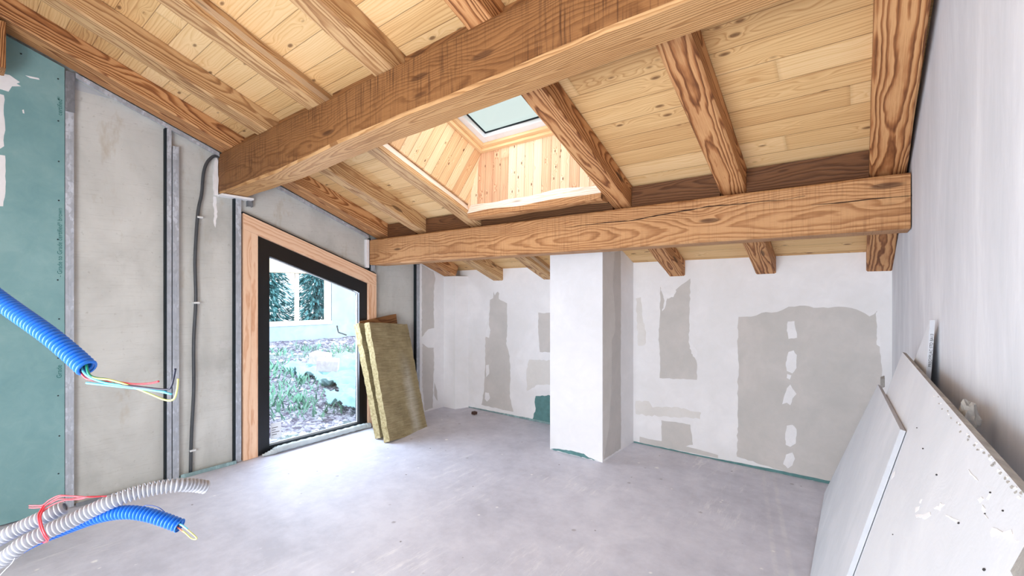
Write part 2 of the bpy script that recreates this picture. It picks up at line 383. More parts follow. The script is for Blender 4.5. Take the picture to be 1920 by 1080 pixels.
def glass(name, tint, refl=0.08):
    m = bpy.data.materials.new(name); m.use_nodes = True; q = m.node_tree; q.nodes.clear()
    o = q.nodes.new('ShaderNodeOutputMaterial'); tr = q.nodes.new('ShaderNodeBsdfTransparent'); gl = q.nodes.new('ShaderNodeBsdfGlossy')
    fr = q.nodes.new('ShaderNodeLayerWeight'); mx = q.nodes.new('ShaderNodeMixShader'); mm = q.nodes.new('ShaderNodeMath')
    tr.inputs[0].default_value = tint; gl.inputs['Roughness'].default_value = 0.01
    mm.operation = 'MULTIPLY'; mm.inputs[1].default_value = refl; q.links.new(fr.outputs['Fresnel'], mm.inputs[0])
    q.links.new(mm.outputs[0], mx.inputs[0]); q.links.new(tr.outputs[0], mx.inputs[1]); q.links.new(gl.outputs[0], mx.inputs[2])
    q.links.new(mx.outputs[0], o.inputs[0]); return m
M_GLASS = glass('window_glass', (0.97, 0.99, 1.0, 1), 0.10)
M_GLASSR = glass('sun_screened_roof_glass', (0.50, 0.515, 0.475, 1), 0.1)

# ------------------------------------------------------------------ structure
YB, YF, XL = 4.33, -1.25, -4.42
def struct(o): o['kind'] = 'structure'; return o
fl = MB().box((XL-0.02, YF, -0.12), (0.5, 4.6, 0.0)); struct(fl.build('floor', M_FLOOR))

# roof deck (ceiling) with the skylight opening
SX0, SX1, SY0, SY1 = -2.745, -1.44, 1.78, 2.90
def slab(mb, x0, x1, y0, y1, zf, th):
    mb.prism([(x0,y0,zf(y0)),(x1,y0,zf(y0)),(x1,y1,zf(y1)),(x0,y1,zf(y1))], (0,0,th))
cb = MB()
HX0, HX1, HY0, HY1 = SX0-.048, SX1+.022, SY0-.022, SY1+.06
slab(cb, XL-0.2, HX0, YF-0.2, 4.7, zd, 0.05); slab(cb, HX1, 0.6, YF-0.2, 4.7, zd, 0.05)
slab(cb, HX0, HX1, YF-0.2, HY0, zd, 0.05); slab(cb, HX0, HX1, HY1, 4.7, zd, 0.05)
struct(cb.build('ceiling', M_DECK))

# left wall: cast concrete with the trapezoid opening
OY0, OY1 = 1.685, 3.095
def oz(y): return 2.235 - (y - 1.685) * 0.3575
lw = MB(); X2 = XL - 0.2
def wallpoly(y0, y1, zb0, zb1, zt0, zt1):
    lw.prism([(XL,y0,zb0),(XL,y1,zb1),(XL,y1,zt1),(XL,y0,zt0)], (-0.2,0,0))
wallpoly(YF, OY0, -0.1, -0.1, zd(YF)-.002, zd(OY0)-.002)
wallpoly(OY0, OY1, oz(OY0), oz(OY1), zd(OY0)-.002, zd(OY1)-.002)
wallpoly(OY1, 4.6, -0.1, -0.1, zd(OY1)-.002, zd(4.6)-.002)
wallpoly(OY0, OY1, -0.1, -0.1, 0.0, 0.0)
wall_left = struct(lw.build('wall_left', M_CONC))

# back wall
bw = MB(); bw.prism([(XL-0.2,YB,-0.1),(0.6,YB,-0.1),(0.6,YB,zd(YB)+.0),(XL-0.2,YB,zd(YB)+.0)], (0,0.16,-0.0))
wall_back = struct(bw.build('wall_back', M_PLAST))
# right wall
rw = MB(); a = (wx(YF),YF); b = (wx(4.5),4.5)
rw.prism([(a[0],a[1],-0.1),(b[0],b[1],-0.1),(b[0],b[1],zd(b[1])-.002),(a[0],a[1],zd(a[1])-.002)], (0.15,0,0))
wall_right = struct(rw.build('wall_right', M_PLASTR))
# unseen rear wall behind the camera, its wide opening added for the fill light
bk = MB(); zt = zd(YF)-.002
bk.box((XL,YF-0.15,-0.1),(-2.3,YF,zt)); bk.box((0.05,YF-0.15,-0.1),(wx(YF)-.002,YF,zt)); bk.box((-2.3,YF-0.15,2.1),(0.05,YF,zt)); bk.box((-2.3,YF-0.15,-0.1),(0.05,YF,0.05))
struct(bk.build('wall_rear', M_PLAST))

# lined left end wall beyond the last stud (plasterboard face flush with the studs)
def upto(mb, x, y0, y1, th, zf=zr):
    mb.prism([(x,y0,0.0),(x,y1,0.0),(x,y1,zf(y1)),(x,y0,zf(y0))], (th,0,0))
m_ = MB(); m_.prism([(-4.372,3.735,0.0),(-4.372,4.33,0.0),(-4.372,4.33,zd(4.33)),(-4.372,3.735,zr(3.735)+.1)], (-0.046,0,0))
struct(m_.build('trim_1', M_PLAST))
# boxed corner
cbx = MB(); cbx.prism([(-4.372,4.15,0),(-4.165,4.15,0),(-4.10,4.33,0),(-4.372,4.33,0)], (0,0,zr(4.15)))
struct(cbx.build('trim_2', M_PLAST))
# boxed pier standing out of the back wall
COLX0, COLX1, COLY = -2.36, -1.805, 3.64
pier = MB(); pier.prism([(COLX0,COLY,0),(COLX0,YB,0),(COLX0,YB,zd(YB)),(COLX0,COLY,zd(COLY))], (COLX1-COLX0,0,0))
wall_pier = struct(pier.build('wall_pier', M_PLAST))

# patches on the walls ------------------------------------------------------------
def jag(pts, amp=0.008, step=0.03, seed=0):
    out = []; n = len(pts); rs = random.Random(seed)
    for i in range(n):
        a, b = Vector(pts[i]), Vector(pts[(i+1) % n]); L = (b-a).length; k = max(1, int(L/step))
        for q in range(k):
            p = a.lerp(b, q/k)
            if q: p += Vector((rs.uniform(-amp, amp), rs.uniform(-amp, amp)))
            out.append(p)
    return out
def patch(name, parent, mapf, pts, mat, amp=0.006, seed=0, step=0.03, clip=None):
    P = jag(pts, amp, step, seed)
    if clip: P = [Vector((clip[0](p)[0], clip[0](p)[1])) for p in P]
    n = len(P)
    o = mesh(name, [mapf(p.x, p.y, 0) for p in P] + [mapf(p.x, p.y, 1) for p in P],
             [tuple(range(n))] + [tuple(range(n, 2*n))[::-1]] + [(i, (i+1) % n, n+(i+1) % n, n+i) for i in range(n)], mat, parent)
    return o
def onback(lvl): 
    return lambda a, b, k: Vector((a, YB + (0.003 if k else -0.0012*lvl), b))
def pxb(scale, ox, oy, pts, y=YB):
    r = []
    for X, Y in pts:
        p = ony(ox + X/scale, oy + Y/scale, y); r.append((p.x, p.z))
    return r
S6 = (2.0776, 1120, 420); S5 = (2.454, 760, 440)
def cl(p): return [(x, max(0.004, z)) for x, z in p]
patch('bare_board_patch', wall_back, onback(1), cl(pxb(*S6, [(245,245),(300,262),(318,245),(362,212),(360,330),(356,455),(368,490),(389,548),(388,607),(310,603),(243,600),(245,520),(238,450),(245,350)])), M_BARE, 0.005, 1)
patch('filler_patch', wall_back, onback(2), pxb(*S6, [(246,243),(285,238),(308,262),(296,285),(272,290),(262,330),(252,340),(262,300),(250,262)]), M_WHITE, 0.006, 2, 0.015)
patch('filler_patch', wall_back, onback(2), pxb(*S6, [(356,455),(372,470),(388,495),(386,520),(372,515),(360,485)]), M_WHITE, 0.006, 22, 0.015)
patch('bare_board_patch', wall_back, onback(1), cl(pxb(*S6, [(550,362),(600,361),(640,346),(700,343),(745,322),(790,318),(860,326),(940,322),(1010,333),(1060,360),(1090,338),(1090,400),(1100,500),(1108,590),(1112,1100),(880,1006),(700,955),(544,906),(548,720),(545,660),(552,560),(546,470)])), M_BARE, 0.006, 3)
for i, pp in enumerate([[(742,380),(768,378),(778,443),(745,448),(738,415)], [(745,498),(765,492),(777,510),(776,560),(760,582),(738,572),(734,540)],
        [(740,584),(756,590),(750,606),(738,600)], [(738,640),(752,625),(760,640),(776,662),(760,680),(752,706),(738,696),(720,702),(728,670)],
        [(738,785),(760,782),(776,800),(773,855),(752,868),(734,860),(732,815)], [(735,898),(760,890),(770,915),(760,940),(742,952),(724,935)],
        [(1085,345),(1098,340),(1100,420),(1103,480),(1088,470),(1090,400)]]):
    patch('filler_patch', wall_back, onback(2), pxb(*S6, pp), M_WHITE, 0.003, 30+i, 0.02)
patch('bare_board_patch', wall_back, onback(1.8), cl(pxb(*S6, [(250,765),(330,775),(362,782),(372,860),(330,866),(328,880),(250,852)])), M_BARE, 0.004, 4)
patch('bare_board_patch', wall_back, onback(1), cl(pxb(*S6, [(165,828),(200,838),(250,846),(330,862),(400,880),(470,900),(470,912),(330,884),(165,852)])), M_BARE, 0.001, 5)
patch('thin_filler_patch', wall_back, onback(.6), pxb(*S6, [(150,690),(200,690),(215,715),(300,712),(405,735),(400,760),(300,752),(200,745),(150,740)]), M_HAZE, 0.01, 6)
patch('thin_filler_patch', wall_back, onback(.6), pxb(*S6, [(150,290),(170,285),(175,340),(190,420),(185,470),(160,475)]), M_HAZE, 0.01, 7)
patch('bare_board_patch', wall_back, onback(1), cl(pxb(*S5, [(405,262),(412,280),(425,262),(432,270),(430,295),(468,316),(470,420),(464,500),(480,560),(484,660),(480,740),(497,815),(440,803),(350,782),(362,720),(368,600),(368,480),(384,420),(390,300),(404,292)])), M_BARE, 0.006, 8)
for i, pp in enumerate([[(372,440),(385,415),(392,440),(386,475),(370,470)], [(372,600),(385,598),(386,640),(372,655)], [(368,725),(384,728),(390,752),(376,768),(366,755)], [(365,350),(380,345),(384,385),(368,420),(362,390)]]):
    patch('filler_patch', wall_back, onback(2), pxb(*S5, pp), M_WHITE, 0.003, 50+i, 0.02)
patch('bare_board_patch', wall_back, onback(1), pxb(*S5, [(612,358),(640,362),(700,355),(700,540),(620,540),(612,450)]), M_BARE, 0.004, 9)
patch('green_board_patch', wall_back, onback(1), cl(pxb(*S5, [(600,742),(700,738),(700,880),(663,864),(585,850),(600,800),(595,770)])), M_TEAL, 0.006, 10)
patch('thin_filler_patch', wall_back, onback(.6), pxb(*S5, [(570,575),(700,580),(700,690),(610,690),(560,720),(558,620)]), M_HAZE, 0.008, 11)
# strip of bare board along the foot of the back wall
patch('bare_board_foot', wall_back, onback(2.5), [(-1.8,0.0),(0.19,0.0),(0.19,0.026),(-0.6,0.024),(-1.05,0.012),(-1.3,0.012),(-1.8,0.012)], M_TEAL, 0.002, 12)
patch('bare_board_foot', wall_back, onback(2.5), [(-4.09,0.0),(-2.36,0.0),(-2.36,0.02),(-3.0,0.026),(-3.6,0.018),(-4.09,0.012)], M_GALVG, 0.002, 13)
# pier patches: side face and foot
onside = lambda lvl: (lambda a, b, k: Vector((COLX1 + (-0.003 if k else 0.0012*lvl), a, b)))
def pxs(pts):
    r = []
    for X, Y in pts:
        p = onx(760 + X/2.454, 440 + Y/2.454, COLX1); r.append((p.y, p.z))
    return r
ztop = lambda y: zd(y) - 0.02
sp = pxs([(912,1035),(935,900),(945,760),(950,640),(950,490),(966,440),(962,320),(955,240),(962,80),(990,75),(992,300),(990,600),(992,900),(990,985)])
patch('bare_board_patch', wall_pier, onside(1.2), [(max(3.66,y), min(max(z,0.004), zd(y)-.01)) for y, z in sp], M_BARE, 0.004, 14)
sp = pxs([(907,1040),(935,900),(945,760),(950,640),(950,490),(966,440),(962,320),(955,240),(962,80),(906,80)])
patch('thin_filler_patch', wall_pier, onside(0.8), [(max(3.645,y), min(max(z,0.004), zd(y)-.01)) for y, z in sp], M_BARE2, 0.004, 15)
onfront = lambda a, b, k: Vector((a, COLY + (0.003 if k else -0.0015), b))
patch('green_board_patch', wall_pier, onfront, cl(pxb(*S5, [(668,992),(685,984),(740,990),(800,1003),(822,1008),(845,1026),(880,1038),(886,1049),(780,1024),(670,996)], COLY)), M_TEAL, 0.004, 16, 0.02)
# end wall patches
onend = lambda lvl: (lambda a, b, k: Vector((-4.372 + (-0.003 if k else 0.0012*lvl), a, b)))
def pxe(pts):
    r = []
    for X, Y in pts:
        p = onx(760 + X/2.454, 440 + Y/2.454, -4.372); r.append((max(3.74, p.y), max(0.01, p.z)))
    return r
tr1 = bpy.data.objects['trim_1']
patch('bare_board_patch', tr1, onend(1), pxe([(76,140),(130,170),(138,200),(130,260),(132,430),(104,436),(76,470)]), M_BARE, 0.006, 17)
patch('bare_board_patch', tr1, onend(1), pxe([(78,500),(105,520),(130,520),(132,600),(128,690),(126,796),(90,810),(78,700)]), M_BARE, 0.006, 18)
patch('bare_board_patch', tr1, onend(1), pxe([(133,680),(146,720),(148,765),(133,740)]), M_BARE, 0.004, 19)

# ------------------------------------------------------------------ timbers
def beam(name, p0, p1, prof, mat, label, cat, group=None, wob=0.003, seg=0.07, seed=0, zup=None, parent=None, endf=None):
    """prof: list of (side, up) around the section, relative to the bottom centre line. local X = long axis."""
    p0, p1 = Vector(p0), Vector(p1); L = (p1-p0).length; x = (p1-p0).normalized()
    up = Vector((0,0,1)) if zup is None else Vector(zup)
    y = up.cross(x).normalized(); z = x.cross(y)
    n = max(2, int(L/seg)); k = len(prof); vs = []; fs = []
    for i in range(n+1):
        s = L*i/n
        for j, (a, b) in enumerate(prof):
            if endf: a, b = endf(s, L, j, a, b)
            q = Vector((s*3.1+seed*11.7, j*3.7, seed*5.1))
            w = noise.noise(q)*wob; w2 = noise.noise(q+Vector((0,50,0)))*wob
            vs.append(Vector((s, a+w, b+w2)))
    for i in range(n):
        for j in range(k):
            j2 = (j+1) % k; fs.append((i*k+j, i*k+j2, (i+1)*k+j2, (i+1)*k+j))
    fs.append(tuple(range(k))[::-1]); fs.append(tuple(range(n*k, (n+1)*k)))
    o = mesh(name, vs, fs, mat, parent)
    o.matrix_world = Matrix.Translation(p0) @ Matrix((x, y, z)).transposed().to_4x4()
    if label: tag(o, label, cat, group)
    return o
def cham(w, h, c=0.006, cb=None):
    cb = c if cb is None else cb; a = w/2
    return [(-a+cb,0),(a-cb,0),(a,cb),(a,h-c),(a-c,h),(-a+c,h),(-a,h-c),(-a,cb)]

def crack(pts, wd, par, seed):
    P = []; rs_ = random.Random(seed); Q = resample([Vector((ony(u, v, 3.0).x, ony(u, v, 3.0).z, 0)) for u, v in pts], 0.03)
    top = [(q.x, q.y + wd*rs_.uniform(.3,1)*math.sin(math.pi*min(1,max(.06,(i+.5)/len(Q))))) for i, q in enumerate(Q)]
    bot = [(q.x, q.y - wd*rs_.uniform(.1,.6)*math.sin(math.pi*min(1,max(.06,(i+.5)/len(Q))))) for i, q in enumerate(Q)][::-1]
    m = MB(); m.prism([(x, 2.9965, z) for x, z in top+bot], (0, 0.006, 0)); return m.build('drying_crack', M_CRACK, par)
def face_mat(o, mat, test):
    o.data.materials.append(mat); k = len(o.data.materials)-1
    for f in o.data.polygons:
        if test(f.normal): f.material_index = k
# purlins.  section written as (-y, z) because local Y = world -... kept by the `side` sign below
def purlin(name, x0, x1, y0, y1, zb, zt_front, zt_back, mat, label, seed, chamf=0.012, zb_fn=None):
    L = x1-x0; yc = (y0+y1)/2; hw = (y1-y0)/2
    # beam runs +X: y = up x x = (0,1,0)*... -> local Y is world +Y
    prof = [(-hw+chamf,0),(hw-chamf,0),(hw,chamf),(hw,zt_back-zb),(0.0,min(zt_front,zr(yc)-.006)-zb),(-hw+0.01,zt_front-zb),(-hw,zt_front-zb-0.012),(-hw,chamf)]
    nb = []
    def endf(s, L_, j, a, b):
        if zb_fn and j in (0,1,2,7): b = b + zb_fn(x0+s) - zb
        return a, b
    return beam(name, (x0,yc,zb), (x1,yc,zb), prof, mat, label, 'roof beam', 'purlins carrying the rafters', 0.006 if seed == 1 else 0.0015, 0.08, seed, endf=endf)
def interp(tab):
    def f(x):
        if x <= tab[0][0]: return tab[0][1]
        for (a, b), (c, d) in zip(tab, tab[1:]):
            if x <= c: return b + (d-b)*(x-a)/(c-a)
        return tab[-1][1]
    return f
pz = interp([(-4.37,2.376),(-3.3,2.388),(-2.5,2.43),(-1.5,2.447),(-0.8,2.465),(0.3,2.47)])
p1_ = purlin('purlin', -4.405, wx(1.6)-.004, 1.505, 1.725, 2.38, 2.728, zr(1.725)-.004, M_PURLIN, 'big rough-sawn timber beam crossing the whole ceiling, uppermost and nearest', 1, 0.014, pz)
face_mat(p1_, M_PLANED_LIT, lambda n: n.z < -0.6)     # planed underside, paler to put floor bounce into its colour; face rough-sawn
p2_ = purlin('purlin', -4.365, wx(3.1)-.004, 3.0, 3.21, 1.832, 2.115, zr(3.21)-.004, M_PURLIN2, 'lower timber beam with a long crack, in front of the white pier', 2, 0.010)

groupR = None
def rafter(x0, x1, y0, y1, mat, label, seed, wob=0.003, litside=False, lift=0.0):
    w = x1-x0; xc = (x0+x1)/2; h = 0.15*math.cos(TH)-0.001
    # runs towards +Y downslope: local Y = up x dir = world -X
    pr = cham(w, h, 0.004, 0.009)
    if litside:   # waney inner arris towards the skylight (world +X = local -Y)
        a = w/2; pr = [(-a+0.006,0),(a-0.009,0),(a,0.009),(a,h),(-a+0.048,h),(-a+0.048,0.105),(-a,0.04),(-a,0.006)]
    return beam('rafter', (xc,y0,zr(y0)+lift), (xc,y1,zr(y1)+lift), pr, mat, label, 'rafter', 'sloping rafters under the roof boards', wob, 0.09, seed)
ye = 4.326; ys = YF + 0.01
rafter(-4.372+.004, -4.14, ys, 4.14, M_RAFT, 'rafter running tight along the concrete left wall', 11)
rafter(-3.66, -3.505, ys, ye, M_RAFTP, 'second rafter from the concrete wall, over the trapezoid window', 12)
rafter(-2.90, -2.747, ys, ye, M_RAFTP, 'rafter bordering the left side of the roof window shaft', 13, 0.005, True)
rafter(-2.16, -2.005, ys, SY0-0.03, M_RAFTP, 'short rafter ending above the big beam, uphill of the roof window', 14)
rafter(-2.16, -2.005, SY1+0.24, 3.63, M_RAFT, 'short rafter below the roof window, landing on the white pier', 15)
rafter(-1.44, -1.295, ys, ye, M_RAFT, 'rafter bordering the right side of the roof window shaft', 16, 0.006)
rafter(-0.70, -0.55, ys, ye, M_RAFT, 'strongly grained rafter crossing the pale boards right of the roof window', 17)
rafter(0.045, 0.198, ys, ye, M_RAFT, 'rafter running tight along the plastered right wall', 18, 0.002)

c4 = lambda L: [(1100+X/3, 250+Y/3) for X, Y in L]
M_CRACK = plain('dark_crack', (46, 26, 16), 0.9)
bpy.context.view_layer.update()
crack(c4([(1230,352),(1090,378),(1000,382),(850,399),(700,411),(550,436),(400,462),(250,492),(130,500),(0,516),(-120,530)]), 0.006, p2_, 1)
crack(c4([(1830,351),(1600,371),(1450,389),(1250,405)]), 0.005, p2_, 2)
# blocking boards between rafters over the two purlins
gaps = [(-4.14,-3.66,'beside the concrete wall'),(-3.505,-2.90,'second gap from the concrete wall'),(-2.747,-2.16,'left part of the skylight bay'),(-2.005,-1.44,'right part of the skylight bay'),(-1.295,-0.70,'right of the skylight bay'),(-0.55,0.045,'last gap before the right wall')]
for i, (a, b, wh) in enumerate(gaps):
    for (yy, zb_, nm) in ((1.62, zr(1.62)+.012, 'big upper beam'), (3.09, zr(3.09)-.0+.01, 'lower beam')):
        if nm == 'lower beam' and a in (-2.747, -2.005): zb_ = zr(3.09)+.01
        if yy > 2 and a == -2.005: continue
        if yy > 2 and a == -2.747: b, wh = -1.44, 'across the skylight bay'
        hh = zd(yy+.02) - zb_ - 0.004
        zb2 = zb_ - 0.02
        # stands on the sloped purlin back
        zb2 = (zr(yy+0.02)-0.002) + 0.0
        beam('blocking_board', (a+.002,yy,zb2), (b-.002,yy,zb2), cham(0.035, zd(yy+.02)-zb2-.003, 0.002), M_BLOCK if yy < 2 else M_BLOCKSH,
             'blocking board on the %s, %s' % (nm, wh), 'blocking board', 'blocking boards between rafters', 0.001, 0.15, 30+i)

# trimmer at the low end of the skylight
pr = [(-0.055,0.01),(-0.03,0),(0.05,0),(0.055,0.01),(0.055,0.175),(0.0,0.175),(-0.02,0.12),(-0.06,0.055)]
tb_ = beam('trimmer_beam', (-2.744,2.945,2.168), (-1.443,2.945,2.168), pr, M_PURLIN2, 'waney-edged trimmer beam across the foot of the roof window shaft', 'trimmer beam', None, 0.012, 0.05, 41)

M_RAW_LIT = timber('skylit_waney_sapwood', (236, 226, 214), (214, 196, 178), (150, 116, 92), 60, 0.6, 0.6)  # pale waney edges, light from the skylight put into their colour
face_mat(tb_, M_RAW_LIT, lambda n: n.z > 0.25 or n.y > 0.99 and False)
for f_ in tb_.data.polygons:
    if f_.material_index == 0 and abs(f_.normal.x) < .5 and f_.center.z > 0.06 and f_.center.y < 0: f_.material_index = 1
face_mat([o for o in bpy.data.objects if o.get('label','').startswith('rafter bordering the left side')][0], M_RAW_LIT, lambda n: n.y < -0.3 and n.z > 0.2)

# ------------------------------------------------------------------ skylight: shaft and roof window
D_ = 0.3745
WX0, WX1, WY0, WY1 = -2.635, -1.55, 1.68, 2.8135     # roof window, narrower than the bay between the rafters
def up_(x, y, t): return Vector((x, y, zd(y))) + NRM*t
sk = empty('roof_window_shaft', (SX0, SY0, zd(SY0)), 'board-lined shaft rising to the roof window', 'skylight shaft')
YL = 2.925
DS = (0, math.cos(TH), -math.sin(TH))
for xb, xt, sg in ((SX0-.026, WX0, -1), (SX1+.001, WX1, 1)):
    m = MB(); m.prism([(xb,SY0,zd(SY0)-.03),(xb,YL+.012,zd(YL+.012)-.03),(xt,YL+.032,zd(YL+.032)+.4),(xt,SY0,zd(SY0)+.4)], (0.02*sg,0,0))
    oriented(m, 'side_lining', M_SHAFT_S, (SX0, SY0, zd(SY0)), (1,0,0), DS, sk)
m = MB(); m.prism([(SX0-.046,YL,2.25),(SX1+.02,YL,2.25),(WX1+.02,YL+.02,zd(YL+.02)+.4),(WX0-.02,YL+.02,zd(YL+.02)+.4)], (0,0.02,0)); m.build('lower_lining', M_SHAFT_L, sk)
m = MB(); m.prism([(SX0-.026,SY0,zd(SY0)-.03),(SX1,SY0,zd(SY0)-.03),(WX1,SY0,zd(SY0)+.4),(WX0,SY0,zd(SY0)+.4)], (0,-0.02,0)); m.build('upper_lining', M_SHAFT_L, sk)
def ring(name, mat, in0, in1, t0, t1, parent, bevel=0.003):
    """rectangular frame on the shaft top, inset from in0 to in1"""
    m = MB(); cy = math.cos(TH)
    x0,x1,y0,y1 = WX0+in0,WX1-in0,WY0+in0*cy,WY1-in0*cy; X0,X1,Y0,Y1 = WX0+in1,WX1-in1,WY0+in1*cy,WY1-in1*cy
    for (a,b,c,d) in ((x0,X0,y0,y1),(X1,x1,y0,y1),(X0,X1,y0,Y0),(X0,X1,Y1,y1)):
        m.prism([up_(a,c,t0),up_(b,c,t0),up_(b,d,t0),up_(a,d,t0)], NRM*(t1-t0))
    return m.build(name, mat, parent, bevel=bevel)
rwn = empty('window_2', (SX0, SY0, zd(SY0)+D_), 'roof window with pine lining and white sash, pale sky behind', 'roof window'); rwn['kind'] = 'structure'
del rwn['category']
ring('pine_lining', M_TRIM, -0.06, 0.028, D_, D_+0.03, rwn)
ring('pine_frame', M_TRIM, -0.06, 0.058, D_+0.03, D_+0.06, rwn)
ring('white_sash', M_WTRIM, -0.06, 0.115, D_+0.06, D_+0.10, rwn)
ring('gasket', M_DARKGAP, 0.112, 0.122, D_+0.098, D_+0.11, rwn, 0)
g = MB(); g.prism([up_(WX0+.10,WY0+.09,D_+.112),up_(WX1-.10,WY0+.09,D_+.112),up_(WX1-.10,WY1-.09,D_+.112),up_(WX0+.10,WY1-.09,D_+.112)], NRM*0.006)
g.build('pane', M_GLASSR, rwn)

# ------------------------------------------------------------------ steel studs and tracks on the left wall
def stud(y0, y1, z1, label, lips=True, mat=M_GALV, z0=0.004, x=-4.372, dark=True):
    e = empty('steel_stud', (-4.40, y0, z0), label, 'metal stud', 'galvanised studs on the concrete wall')
    zt0 = min(z1, zr(y1)-0.006)
    m = MB(); m.box((x-0.001,y0,z0),(x,y1,zt0)); m.box((XL+.002,y0,z0),(x-0.001,y0+0.0012,zt0)); m.box((XL+.002,y1-0.0012,z0),(x-0.001,y1,zt0))
    m.box((x,y0+0.3*(y1-y0),z0),(x+0.0015,y0+0.36*(y1-y0),zt0)); m.box((x,y0+0.64*(y1-y0),z0),(x+0.0015,y0+0.7*(y1-y0),zt0))
    m.build('web', mat, e)
    if dark:
        d = MB().box((XL+.002,y0-0.012,z0),(x-0.004,y0-0.001,zt0)); d.build('sealing_strip', M_DARKGAP, e)
    return e
stud(0.548, 0.592, 3.0, 'galvanised stud beside the green board, partly hidden by the blue conduit', dark=False)
sl = MB().box((-4.371,0.549,2.78),(-4.368,0.596,zr(0.6)-.01)); tag(sl.build('stud_sleeve', M_GALVD), 'dull grey metal sleeve over the top of the stud beside the green board', 'metal sleeve')
stud(1.128, 1.158, 2.83, 'tall galvanised stud left of its shorter twin, in the middle of the concrete')
stud(1.166, 1.208, 2.70, 'shorter galvanised stud right of the taller one, in the middle of the concrete', dark=False)
stud(1.628, 1.672, 2.36, 'galvanised stud between the grey conduit and the pine window post')
stud(3.02, 3.075, 2.14, 'short galvanised stud above the window head, beside the lower beam', z0=1.77)
stud(3.685, 3.733, 1.875, 'galvanised stud behind the mineral wool slabs, at the plastered corner')
def slopetrack(y0, y1, label, off=0.004):
    m = MB(); m.prism([(-4.39,y0,zr(y0)-.034-off),(-4.39,y1,zr(y1)-.034-off),(-4.39,y1,zr(y1)-off),(-4.39,y0,zr(y0)-off)], (0.018,0,0))
    m.prism([(-4.418,y0,zr(y0)-.006-off),(-4.418,y1,zr(y1)-.006-off),(-4.418,y1,zr(y1)-off),(-4.418,y0,zr(y0)-off)], (0.03,0,0))
    return tag(m.build('steel_track', M_GALV), label, 'metal track', 'tracks of the dry lining frame')
slopetrack(0.60, 1.50, 'sloping metal track under the wall rafter, left of the big beam')
slopetrack(1.74, 2.99, 'sloping metal track under the wall rafter, over the window')
m = MB().box((XL+.002,1.215,0.001),(-4.35,1.625,0.006)).box((-4.352,1.215,0.006),(-4.35,1.625,0.032)); tag(m.build('steel_track', M_GALVG), 'floor track between the two studs left of the window', 'metal track', 'tracks of the dry lining frame')
m = MB().box((XL+.002,0.60,0.001),(-4.35,1.12,0.006)).box((-4.352,0.60,0.006),(-4.35,1.12,0.03)); tag(m.build('steel_track', M_GALVD), 'floor track at the foot of the widest concrete panel', 'metal track', 'tracks of the dry lining frame')
# little bracket under the big beam and the mortar pads at beam ends
m = MB().box((-4.418,1.73,2.30),(-4.38,1.732,2.372)).box((-4.418,1.77,2.30),(-4.38,1.772,2.372)).box((-4.382,1.73,2.30),(-4.38,1.772,2.372)); tag(m.build('metal_bracket', M_GALVD), 'small metal channel piece hanging under the big beam end', 'bracket')
m = MB().box((-4.419,1.50,2.352),(-4.32,1.76,2.371)); tag(m.build('mortar_pad', M_WHITE, bevel=0.004), 'white mortar pad under the end of the big upper beam', 'mortar pad')
m = MB().box((-4.419,2.965,1.80),(-4.372,3.0,2.12)); tag(m.build('mortar_pad', M_WHITE, bevel=0.004), 'white mortar strip beside the end of the lower beam', 'mortar pad')
mp = jag([(1.468,2.36),(1.50,2.36),(1.50,2.66),(1.482,2.70),(1.468,2.60)], 0.004, 0.03, 60)
patch('mortar_patch', wall_left, lambda a,b,k: Vector((XL+(-0.003 if k else 0.02),a,b)), [(p.x,p.y) for p in mp], M_WHITE, 0.003, 61)
patch('mortar_patch', wall_left, lambda a,b,k: Vector((XL+(-0.003 if k else 0.004),a,b)), [(1.470,2.35),(1.488,2.35),(1.490,2.28),(1.500,2.22),(1.492,2.16),(1.485,2.08),(1.470,2.14),(1.476,2.22),(1.466,2.27)], M_WHITE, 0.004, 62, 0.02)
# smoother filler panel above the upper concrete joint
patch('smooth_panel', wall_left, lambda a,b,k: Vector((XL+(-0.003 if k else 0.002),a,b)), [(0.60,2.962),(0.79,2.962),(0.60,3.03)], M_CONC2, 0.0, 63, 1.0)

# ------------------------------------------------------------------ green gypsum board with its writing
gb = empty('green_gypsum_board', (-4.38, 0.2, 0.1), 'tall green moisture-resistant gypsum board on the left wall', 'gypsum board')
m = MB(); m.prism([(-4.385,-0.6,0.01),(-4.385,0.545,0.01),(-4.385,0.545,zr(0.545)-.012),(-4.385,-0.6,zr(-0.6)-.012)], (0.013,0,0)); m.build('board', M_GREEN, gb)
for i, pts in enumerate([[(0.15,2.93),(0.29,2.93),(0.335,2.90),(0.32,2.885),(0.34,2.875),(0.30,2.86),(0.285,2.82),(0.15,2.83)], [(0.15,2.79),(0.265,2.79),(0.27,2.6),(0.266,2.46),(0.25,2.44),(0.15,2.44)], [(0.15,2.40),(0.27,2.40),(0.272,2.2),(0.262,2.07),(0.15,2.06)], [(0.36,2.955),(0.42,2.96),(0.425,2.95),(0.38,2.945)], [(0.345,2.72),(0.352,2.725),(0.355,2.70),(0.348,2.70)]]):
    patch('filler_patch', gb, (lambda a,b,k: gb.matrix_world.inverted() @ Vector((-4.372+(-0.002 if k else 0.0015+0.0003*i),a,b))), pts, M_WHITE, 0.004 if i < 3 else 0.001, 70+i, 0.03)
rs = random.Random(3)
for z in [2.99,2.85,2.70,2.42,2.15,1.88,1.6,1.33,1.06,0.8,0.52,0.26,3.09]:
    c = Vector((-4.3715, (0.515+rs.uniform(-.004,.004)) if z != 3.09 else 0.34, z)); m = MB()
    m.prism([c+Vector((0,0.005*math.cos(a),0.005*math.sin(a))) for a in [k*math.pi/4 for k in range(8)]], (0.001,0,0)); m.build('screw_head', M_SCREW, gb)
